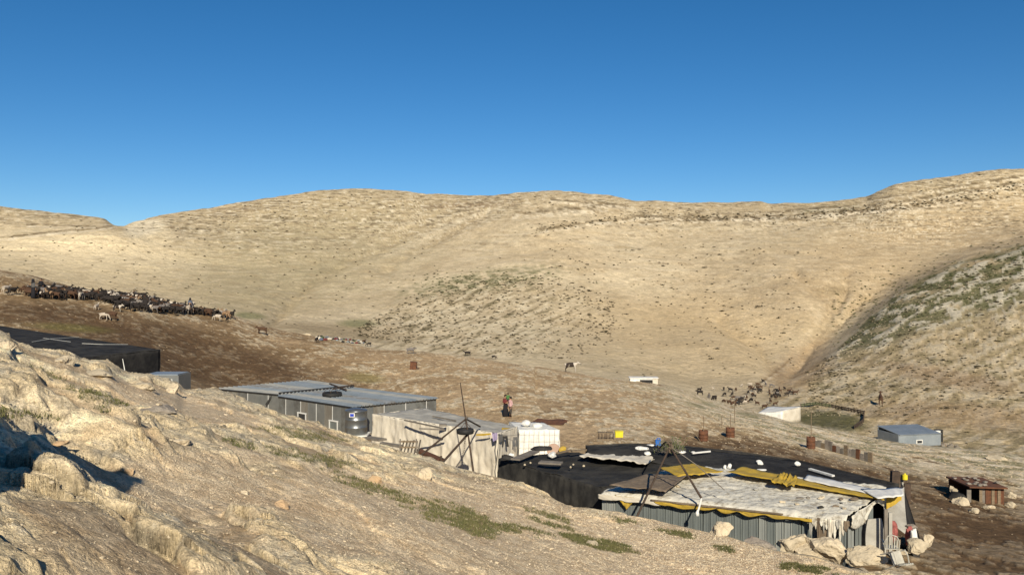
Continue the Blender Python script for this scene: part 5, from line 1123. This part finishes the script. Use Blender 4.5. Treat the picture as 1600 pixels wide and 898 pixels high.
while len(placed) < 225 and tries < 20000:
    tries += 1; px = rg.uniform(44, 362)
    if 142 < px < 146: continue
    y0, y1 = np.interp(px, top[:, 0], top[:, 1]), np.interp(px, bot[:, 0], bot[:, 1]); py = rg.uniform(y0, y1 + .6)
    q = vis(px, py, 55)
    if q is None or q.y > 130: continue
    if any((q - o).length < .5 for o in placed): continue
    placed.append(q); k = rg.random(); cm = 'g_black' if k < .55 else 'g_brown' if k < .74 else 'g_grey' if k < .88 else 'g_pied' if k < .93 else 'g_white' if k < .98 else 'g_tan'
    fr_ = (py - y0) / max(1, y1 - y0); row_ = 'front' if fr_ > .66 else 'middle' if fr_ > .33 else 'back'
    part_ = row_ + ' row ' + ('by the two herders' if px < 75 else 'left of the gap in' if px < 145 else 'just right of the gap in' if px < 195 else 'in the thick of' if px < 250 else 'left of the rider in' if px < 296 else 'right of the rider in')
    goat(q, rg.choice(['up', 'mid', 'mid', 'graze']), rg.choice([0, math.pi]) + rg.gauss(0, .6) if rg.random() < .75 else rg.uniform(0, 6.28), cm, rg.uniform(.9, 1.12), part_ + (' of' if 'herders' in part_ else '') + ' the ridge flock', 'goat flock on the left ridge')
for (px, py, pose, rz, cm, lab, s) in ((10, 458, 'mid', 1.4, 'g_white', 'cream goat alone at the far left edge of the ridge', 1), (20, 461, 'mid', 1.2, 'g_black', 'black goat following the cream goat at the far left', 1), (37, 458, 'graze', 3.1, 'g_brown', 'brown goat lying low left of the herders', .9),
        (151, 484, 'up', 1.5, 'g_white', 'single cream kid standing in front of the flock', .75), (163, 500, 'graze', 0, 'g_white', 'cream goat head to head with a brown goat before the flock', .95), (174, 500, 'graze', 3.14, 'g_brown', 'brown goat head to head with a cream goat before the flock', 1.1),
        (184, 487, 'mid', 0, 'g_pied', 'grey pied goat just in front of the flock middle', .9), (339, 501, 'graze', 3.0, 'g_white', 'bright white goat grazing in front of the flock tail', 1), (355, 503, 'up', 1.57, 'g_black', 'small black kid in front of the flock tail', .7), (275, 493, 'up', 1.57, 'g_black', 'small black kid in front of the flock middle', .7),
        (409, 522, 'mid', 3.1, 'g_brown', 'brown goat alone on the ridge left of the rubbish heap', 1.1), (495, 535, 'up', 1.4, 'g_black', 'black kid at the left end of the rubbish heap', .8), (576, 541, 'graze', 3.4, 'g_black', 'black goat at the right end of the rubbish heap', 1), (569, 536, 'mid', 1, 'g_brown', 'brown goat on top of the rubbish heap end', .9),
        (730, 556, 'mid', 3.2, 'g_black', 'black goat on the slope edge, left of the small dark one', 1.15), (772, 561, 'graze', .2, 'g_black', 'small dark goat on the slope edge, feeding', .9), (893, 581, 'mid', 0, 'g_pied', 'black and white goat standing alone in the centre of the ridge', 1.35),
        (642, 553, 'mid', 0, 'g_grey', 'grey goat on the slope edge right of the rubbish heap', .9)):
    q = vis(px, py, 50); 
    if q: goat(q, pose, rz, cm, s, '', None, lab)
rg = random.Random(21)
VC = [(1093, 609), (1093, 618), (1114, 607), (1108, 618), (1131, 607), (1141, 609), (1150, 608), (1132, 616), (1144, 616), (1115, 621), (1116, 627), (1131, 627), (1108, 628), (1183, 630), (1195, 636), (1159, 601), (1172, 600), (1202, 610), (1204, 627)]
for k in range(34): t_ = rg.random(); VC.append((lerp(1140, 1193, t_) + rg.gauss(0, 4), lerp(632, 604, t_) + rg.gauss(0, 4.5)))
for k in range(16): VC.append((rg.gauss(1212, 6), rg.gauss(616, 6)))
for k in range(7): VC.append((rg.gauss(1238, 4), rg.gauss(613, 2)))
pl2 = []
for (px, py) in VC:
    q = vis(px, py + 3, 90)
    if q is None or any((q - o).length < .6 for o in pl2): continue
    pl2.append(q); cm = rg.choice(['g_black'] * 5 + ['g_brown'] * 2 + ['g_white', 'g_grey']); reg = 'scattered at the left of' if px < 1138 else 'in the thick of' if px < 1198 else 'at the right end of'
    goat(q, rg.choice(['up', 'mid', 'graze']), rg.uniform(0, 6.28), cm, rg.uniform(.68, .85), '%s the herd in the valley' % reg, 'goat herd in the valley')
q = vis(1376, 632, 80)
if q: goat(q, 'up', 1.2, 'g_brown', 1.9, '', None, 'tall dark brown donkey standing alone beyond the pen', 'donkey', 'donkey')

# ------------------------------------------------------------------ people
def person(base, h, rz, label, lower, upper, skirt=False, child_arms=False, arms='down', head_m='hair', holding=False, seated=False, group=None, hood=False, scale_child=1.0):
    """body is one skinned surface; clothes are its children"""
    s = h / 1.7
    J = [(0, 0, .92, .13, .10), (0, 0, 1.12, .12, .09), (0, 0, 1.36, .15, .10), (0, 0, 1.47, .055), (0, -.01, 1.56, .075, .085), (0, -.01, 1.66, .07, .08), (0, -.10, 1.575, .018)]
    E = [(0, 1), (1, 2), (2, 3), (3, 4), (4, 5), (4, 6)]
    hands = []
    for sd_ in (-1, 1):
        i = len(J)
        if arms == 'hold': pts = [(sd_ * .17, 0, 1.38, .05), (sd_ * .24, -.08, 1.14, .04), (sd_ * .08, -.27, 1.12 + .04 * sd_, .03), (sd_ * .0, -.29, 1.13 + .04 * sd_, .028)]
        else: pts = [(sd_ * .17, 0, 1.38, .05), (sd_ * .23, .02, 1.12, .04), (sd_ * .23, -.06, .88, .028), (sd_ * .225, -.08, .80, .026)]
        J += pts; E += [(2, i), (i, i + 1), (i + 1, i + 2), (i + 2, i + 3)]
        w_ = Vector(pts[-1][:3]); dn = (w_ - Vector(pts[-2][:3])).normalized()
        for f_ in range(4):
            k = len(J); l = (.075, .085, .08, .06)[f_]; off = Vector((0, (-.03 + .02 * f_), 0)) if arms != 'hold' else Vector((0, 0, -.03 + .02 * f_))
            a1 = w_ + off + dn * l * .5; a2 = w_ + off + dn * l + Vector((-sd_ * .015, -.01, 0)); J += [(*a1, .009), (*a2, .007)]; E += [(i + 3, k), (k, k + 1)]
        k = len(J); a1 = w_ + Vector((-sd_ * .01, -.045, .0)); J += [(*a1, .010), (*(a1 + dn * .04), .008)]; E += [(i + 3, k), (k, k + 1)]
    for sd_ in (-1, 1):
        i = len(J)
        if seated: pts = [(sd_ * .11, -.10, .88, .085), (sd_ * .22, -.35, .72, .06), (sd_ * .24, -.34, .36, .04), (sd_ * .24, -.44, .32, .035)]
        else: pts = [(sd_ * .09, 0, .80, .085), (sd_ * .10, -.02, .46, .055), (sd_ * .10, .01, .10, .035), (sd_ * .10, -.10, .03, .032)]
        J += pts; E += [(0, i), (i, i + 1), (i + 1, i + 2), (i + 2, i + 3)]
    m = skinned('person', J, E, 1, 0); m.materials.append(K['skin'])
    o = bpy.data.objects.new('person', m); COL.objects.link(o); o.location = base; o.rotation_euler = (0, 0, rz); o.scale = (s, s, s); tag(o, label, 'person', group)
    def part(mb, nm, mtl):
        me = bpy.data.meshes.new(nm); me.from_pydata([tuple(v) for v in mb.v], [], mb.f); me.materials.append(K[mtl]); me.polygons.foreach_set('use_smooth', [True] * len(me.polygons)); me.update(); c = bpy.data.objects.new(nm, me); COL.objects.link(c); c.parent = o
    part(MB().lathe((0, 0, 0), [(.16, .88), (.165, 1.0), (.15, 1.15), (.175, 1.32), (.16, 1.42), (.07, 1.47)], 16, squash=.72), 'shirt', upper)
    for sd_ in (-1, 1):
        mid_ = [(sd_ * .15, 0, 1.40), (sd_ * .24, -.08, 1.14), (sd_ * .11, -.24, 1.12)] if arms == 'hold' else [(sd_ * .15, 0, 1.40), (sd_ * .235, .02, 1.12), (sd_ * .235, -.05, .93)]
        part(MB().tube(mid_, [.075, .06, .05], 10), 'sleeve', upper)
        if not skirt:
            lg = [(sd_ * .10, -.08, .90), (sd_ * .22, -.35, .73), (sd_ * .24, -.34, .42)] if seated else [(sd_ * .085, 0, .92), (sd_ * .10, -.02, .48), (sd_ * .10, 0, .10)]
            part(MB().tube(lg, [.115, .085, .06], 10), 'trouser_leg', lower)
    if skirt: part(MB().lathe((0, 0, 0), [(.16, 1.0), (.19, .85), (.21, .5), (.25, .06), (.23, .04)], 18, squash=.8), 'skirt', lower)
    hp = [(.02, 1.73), (.07, 1.72), (.10, 1.68), (.105, 1.62), (.10, 1.56)] if not hood else [(.02, 1.75), (.09, 1.73), (.12, 1.66), (.125, 1.58), (.13, 1.48), (.17, 1.40)]
    part(MB().lathe((0, .022, 0), hp[::-1], 14, squash=1.02), 'head_scarf' if hood else 'hair', head_m)
    return o
q = vis(790, 650.5, 45); s_ = q.y / F
person(q, 34 * s_, R(25), 'person in a dark red top and long black skirt holding a small child', 'blackdress', 'redtop', skirt=True, arms='hold')
q2 = vis(797.5, 652.5, 45)
person(q2, 32.5 * s_, R(-60), 'person in a pale pink shirt and dark trousers beside the one in black', 'trousers', 'pinkshirt')
person(q + Vector((.16, -.10, 37 * s_ - .85)), .85, R(190), 'small child with a green top held up between the two adults', 'denim', 'greenshirt', seated=True)
for (px, py, h, lab, up, hood) in ((52, 466, 1.85, 'person in dark clothes at the left end of the flock, taller of two', 'greyl', True), (64, 459, 1.55, 'person in black behind the flock beside the taller herder', 'blackdress', False)):
    q = vis(px, py, 50); person(q, h, R(150 if hood else 10), lab, 'blackdress', up, skirt=hood, hood=hood, head_m='blackdress' if hood else 'hair')
q = vis(297, 491, 50); goat(q, 'up', 1.4, 'g_white', 1.45, '', None, 'pale donkey carrying a rider at the right of the flock', 'donkey', 'donkey')
person(q + Vector((0, 0, .38)), 1.5, R(0), 'person in grey with a black scarf riding the pale donkey', 'blackdress', 'denim', seated=True, hood=True, head_m='blackdress')

# ------------------------------------------------------------------ scrub on the hills
def peb_mesh(seed):
    r = random.Random(seed); m = MB(); t_ = (1 + 5 ** .5) / 2
    oc = [(1, 0, 0), (0, 1, 0), (-1, 0, 0), (0, -1, 0), (0, 0, 1), (.6, .6, .6), (-.6, .5, .55)]
    vs = [Vector(v) * r.uniform(.35, .6) for v in oc[:5]] + [Vector((0, 0, -.3))]
    vs = [Vector((v.x * r.uniform(.8, 1.3), v.y, v.z * .7)) for v in vs]
    m.add(vs, [(0, 1, 4), (1, 2, 4), (2, 3, 4), (3, 0, 4), (1, 0, 5), (2, 1, 5), (3, 2, 5), (0, 3, 5)]); return None, m
def tuft_mesh(seed, n=26):
    r = random.Random(seed); m = MB()
    for k in range(n):
        a_ = r.uniform(0, 6.28); rr = .5 * math.sqrt(r.random()); p = Vector((rr * math.cos(a_), rr * math.sin(a_), r.uniform(0.0, .42) * (1 - rr * 1.2)));
        s = r.uniform(.10, .2); d1 = Vector((r.gauss(0, 1), r.gauss(0, 1), r.gauss(0, .7))).normalized() * s; d2 = Vector((r.gauss(0, 1), r.gauss(0, 1), abs(r.gauss(0, 1)))).normalized() * s
        m.add([p - d1 * .6, p + d1, p + d2], [(0, 1, 2)])
    _, b_ = peb_mesh(seed); n_ = len(m.v); m.v += [Vector((v.x * .8, v.y * .8, v.z * .6 + .12)) for v in b_.v]; m.f += [tuple(i + n_ for i in f) for f in b_.f]
    me = bpy.data.meshes.new('shrub'); me.from_pydata([tuple(v) for v in m.v], [], m.f); me.materials.append(K['scrub']); me.update(); return me, m
TM = [tuft_mesh(s) for s in range(5)]
rs_ = random.Random(33)
def region_pts(poly_fn, n, rmin=100):
    out = []
    while len(out) < n:
        px, py = poly_fn()
        if px is None: continue
        q = vis(px, py, rmin)
        if q is not None: out.append((px, py, q))
    return out
def central():
    u = rs_.random(); v = rs_.random(); px = lerp(560, 960, u); yt = np.interp(px, [560, 640, 700, 860, 960], [512, 462, 445, 425, 470]); yb = np.interp(px, [560, 700, 820, 900, 960], [525, 545, 560, 560, 520]); return px, lerp(yt, yb, v)
def east():
    return rs_.uniform(850, 1250), 575 - 190 * rs_.random() ** .7
def rightz():
    px = rs_.uniform(1260, 1600); yl = np.interp(px, [1235, 1300, 1350, 1400, 1500, 1600], [600, 556, 510, 465, 425, 390]); return px, lerp(yl, 650, rs_.random() ** 1.2)
def anyhill():
    px = rs_.uniform(0, 1600) if rs_.random() < .4 else rs_.choice([rs_.gauss(520, 50), rs_.gauss(300, 90), rs_.gauss(1050, 120), rs_.gauss(1350, 80)]); px = min(1599, max(0, px)); yt = np.interp(px, CT[-1][2][:, 0], CT[-1][2][:, 1]) + 3; yb = np.interp(px, CT[5][2][:, 0], CT[5][2][:, 1]) - 4; return px, lerp(yt, yb, rs_.random())
def ledges():
    px = rs_.uniform(830, 1600); y = np.interp(px, [842, 1000, 1240, 1500, 1600], [358, 338, 342, 310, 290]) + rs_.gauss(0, 5); return px, y
big = region_pts(central, 170) + region_pts(rightz, 95, 70) + region_pts(east, 35)
for (px, py, q) in big:
    o = bpy.data.objects.new('shrub', rs_.choice(TM)[0]); COL.objects.link(o); w_ = q.length * rs_.uniform(5, 10) / F; o.location = q; o.scale = (w_, w_ * .9, w_ * .55); o.rotation_euler = (0, 0, rs_.uniform(0, 6))
    z_ = 'on the rocky slope in the middle of the far hill' if px < 970 and py > 420 else 'on the right hand hillside' if px > 1255 else 'on the bare slope right of the middle'
    sz = 'large' if w_ * F / q.length > 8 else 'small' if w_ * F / q.length < 6.3 else 'medium'; vy = 'upper' if py < (470 if px > 970 else 500) else 'lower'; hx_ = 'left' if (px < 760 or 970 < px < 1060 or 1255 < px < 1430) else 'right'
    tag(o, '%s dark olive shrub in the %s %s part, %s' % (sz, vy, hx_, 'rocky middle slope' if 'middle of the' in z_ else 'right hand hillside' if 'right hand' in z_ else 'bare slope'), 'shrub', 'shrubs ' + z_)
def stuff(name, pts, scale_px, mtl, flat=.55, meshes=TM, jit=1):
    V = []; Fc = []
    for (px, py, q) in pts:
        m = rs_.choice(meshes)[1]; w_ = q.length * rs_.uniform(*scale_px) / F; a_ = rs_.uniform(0, 6.28); ca, sa = math.cos(a_) * w_, math.sin(a_) * w_; n0_ = len(V)
        V += [(v.x * ca - v.y * sa + q.x, v.x * sa + v.y * ca + q.y, v.z * w_ * flat * 2 + q.z) for v in m.v]; Fc += [tuple(i + n0_ for i in f) for f in m.f]
    me = bpy.data.meshes.new(name); me.from_pydata(V, [], Fc); me.materials.append(mtl); me.update(); o = bpy.data.objects.new(name, me); COL.objects.link(o); return o
SM = [tuft_mesh(50 + s, 9) for s in range(6)]
tag(stuff('scrub', region_pts(central, 1100) + region_pts(rightz, 900, 70) + region_pts(east, 260) + region_pts(anyhill, 650) + region_pts(ledges, 500), (2.4, 5.8), K['scrub'], .4, SM), 'low dark scrub scattered over the far hillsides', 'scrub', None, 'stuff')
tag(stuff('green_scrub', region_pts(lambda: (rs_.gauss(750, 55), rs_.gauss(440, 9)), 220) + region_pts(lambda: (lambda x: (x, 470 - (x - 1400) * .30 + rs_.gauss(0, 24)))(rs_.uniform(1300, 1600)), 600, 120), (3, 7), K['scrubg'], .3, SM), 'green weedy scrub on the damp flanks of the hills', 'scrub', None, 'stuff')
PM = [peb_mesh(i) for i in range(8)]
def fg(x0, x1, y0, y1):
    def f():
        px = rs_.uniform(x0, x1); yb = np.interp(px, CT[2][2][:, 0], CT[2][2][:, 1]); py = rs_.uniform(max(y0, yb + 2), y1); return (px, py) if yb < 890 else (None, None)
    return f
def midf():
    px = rs_.uniform(0, 1600); yt = np.interp(px, CT[5][2][:, 0], CT[5][2][:, 1]) + 2; py = yt + abs(rs_.gauss(0, 55)); return px, min(py, 895)
tag(stuff('gravel', region_pts(fg(500, 1200, 740, 897), 6500, 3) + region_pts(fg(200, 420, 700, 790), 1500, 3) + region_pts(fg(0, 1300, 560, 897), 4500, 3), (.9, 3.6), K['rock'], .5, PM), 'loose gravel on the near rocky slope', 'gravel', None, 'stuff')
tag(stuff('loose_stones', [p for p in region_pts(midf, 1700, 24) if p[2].y > 24 and (p[0] > 620 or ns(p[2].x / 5, p[2].y / 5, 9) > .12)] + [p for p in region_pts(lambda: (lambda x: (x, 662 + (x - 1240) * .155 + abs(rs_.gauss(0, 22))))(rs_.uniform(1100, 1600)), 1500, 24) if p[2].y > 24], (1.0, 3.6), K['stonem'], .4, PM), 'pale loose stones on the brown slope', 'stones', None, 'stuff')
tag(stuff('hill_stones', region_pts(central, 1500) + region_pts(rightz, 2200, 70) + region_pts(anyhill, 500), (1.2, 3.4), K['stonem'], .4, PM), 'pale stones scattered over the hillsides', 'stones', None, 'stuff')
tag(stuff('brown_gravel', region_pts(fg(350, 1250, 730, 897), 4500, 3) + region_pts(fg(0, 1300, 560, 897), 2200, 3), (.9, 2.8), K['browng'], .5, PM), 'darker brown grit between the near rocks', 'gravel', None, 'stuff')
tag(stuff('rubble', region_pts(fg(0, 1300, 560, 897), 260, 3) + region_pts(fg(500, 1250, 740, 897), 120, 3), (3.5, 8.5), K['rock'], .45, [(None, (lambda me_: type('o', (), dict(v=[v.co.copy() * .5 for v in me_.vertices], f=[tuple(p.vertices) for p in me_.polygons]))())(stone_mesh(700 + i, 1, .8, .7, 2, .35, 8))) for i in range(8)]), 'small angular rubble half sunk in the near slope', 'rubble', None, 'stuff')
# short green weeds near the camera
gj, gi = np.where((gmask > 0.35)); sel = rng.choice(len(gj), min(len(gj), 11000), replace=False); V = []; Fc = []
for a_ in sel:
    x, y, z = GX[gj[a_], gi[a_]], GY[gj[a_], gi[a_]], GZ[gj[a_], gi[a_]]
    if y < 5: continue
    for k in range(2):
        bx_, by_ = x + rs_.gauss(0, .05), y + rs_.gauss(0, .05); h_ = rs_.uniform(.02, .08); w_ = rs_.uniform(.01, .03); a2 = rs_.uniform(0, 6.28); n_ = len(V)
        V += [(bx_, by_, z - .01), (bx_ + w_ * math.cos(a2), by_ + w_ * math.sin(a2), z), (bx_ + rs_.gauss(0, .02), by_ + rs_.gauss(0, .02), z + h_)]; Fc.append((n_, n_ + 1, n_ + 2))
me = bpy.data.meshes.new('weeds'); me.from_pydata(V, [], Fc); me.materials.append(K['grass']); o = bpy.data.objects.new('weeds', me); COL.objects.link(o); tag(o, 'short green weeds in the hollows of the near rocks', 'weeds', None, 'stuff')
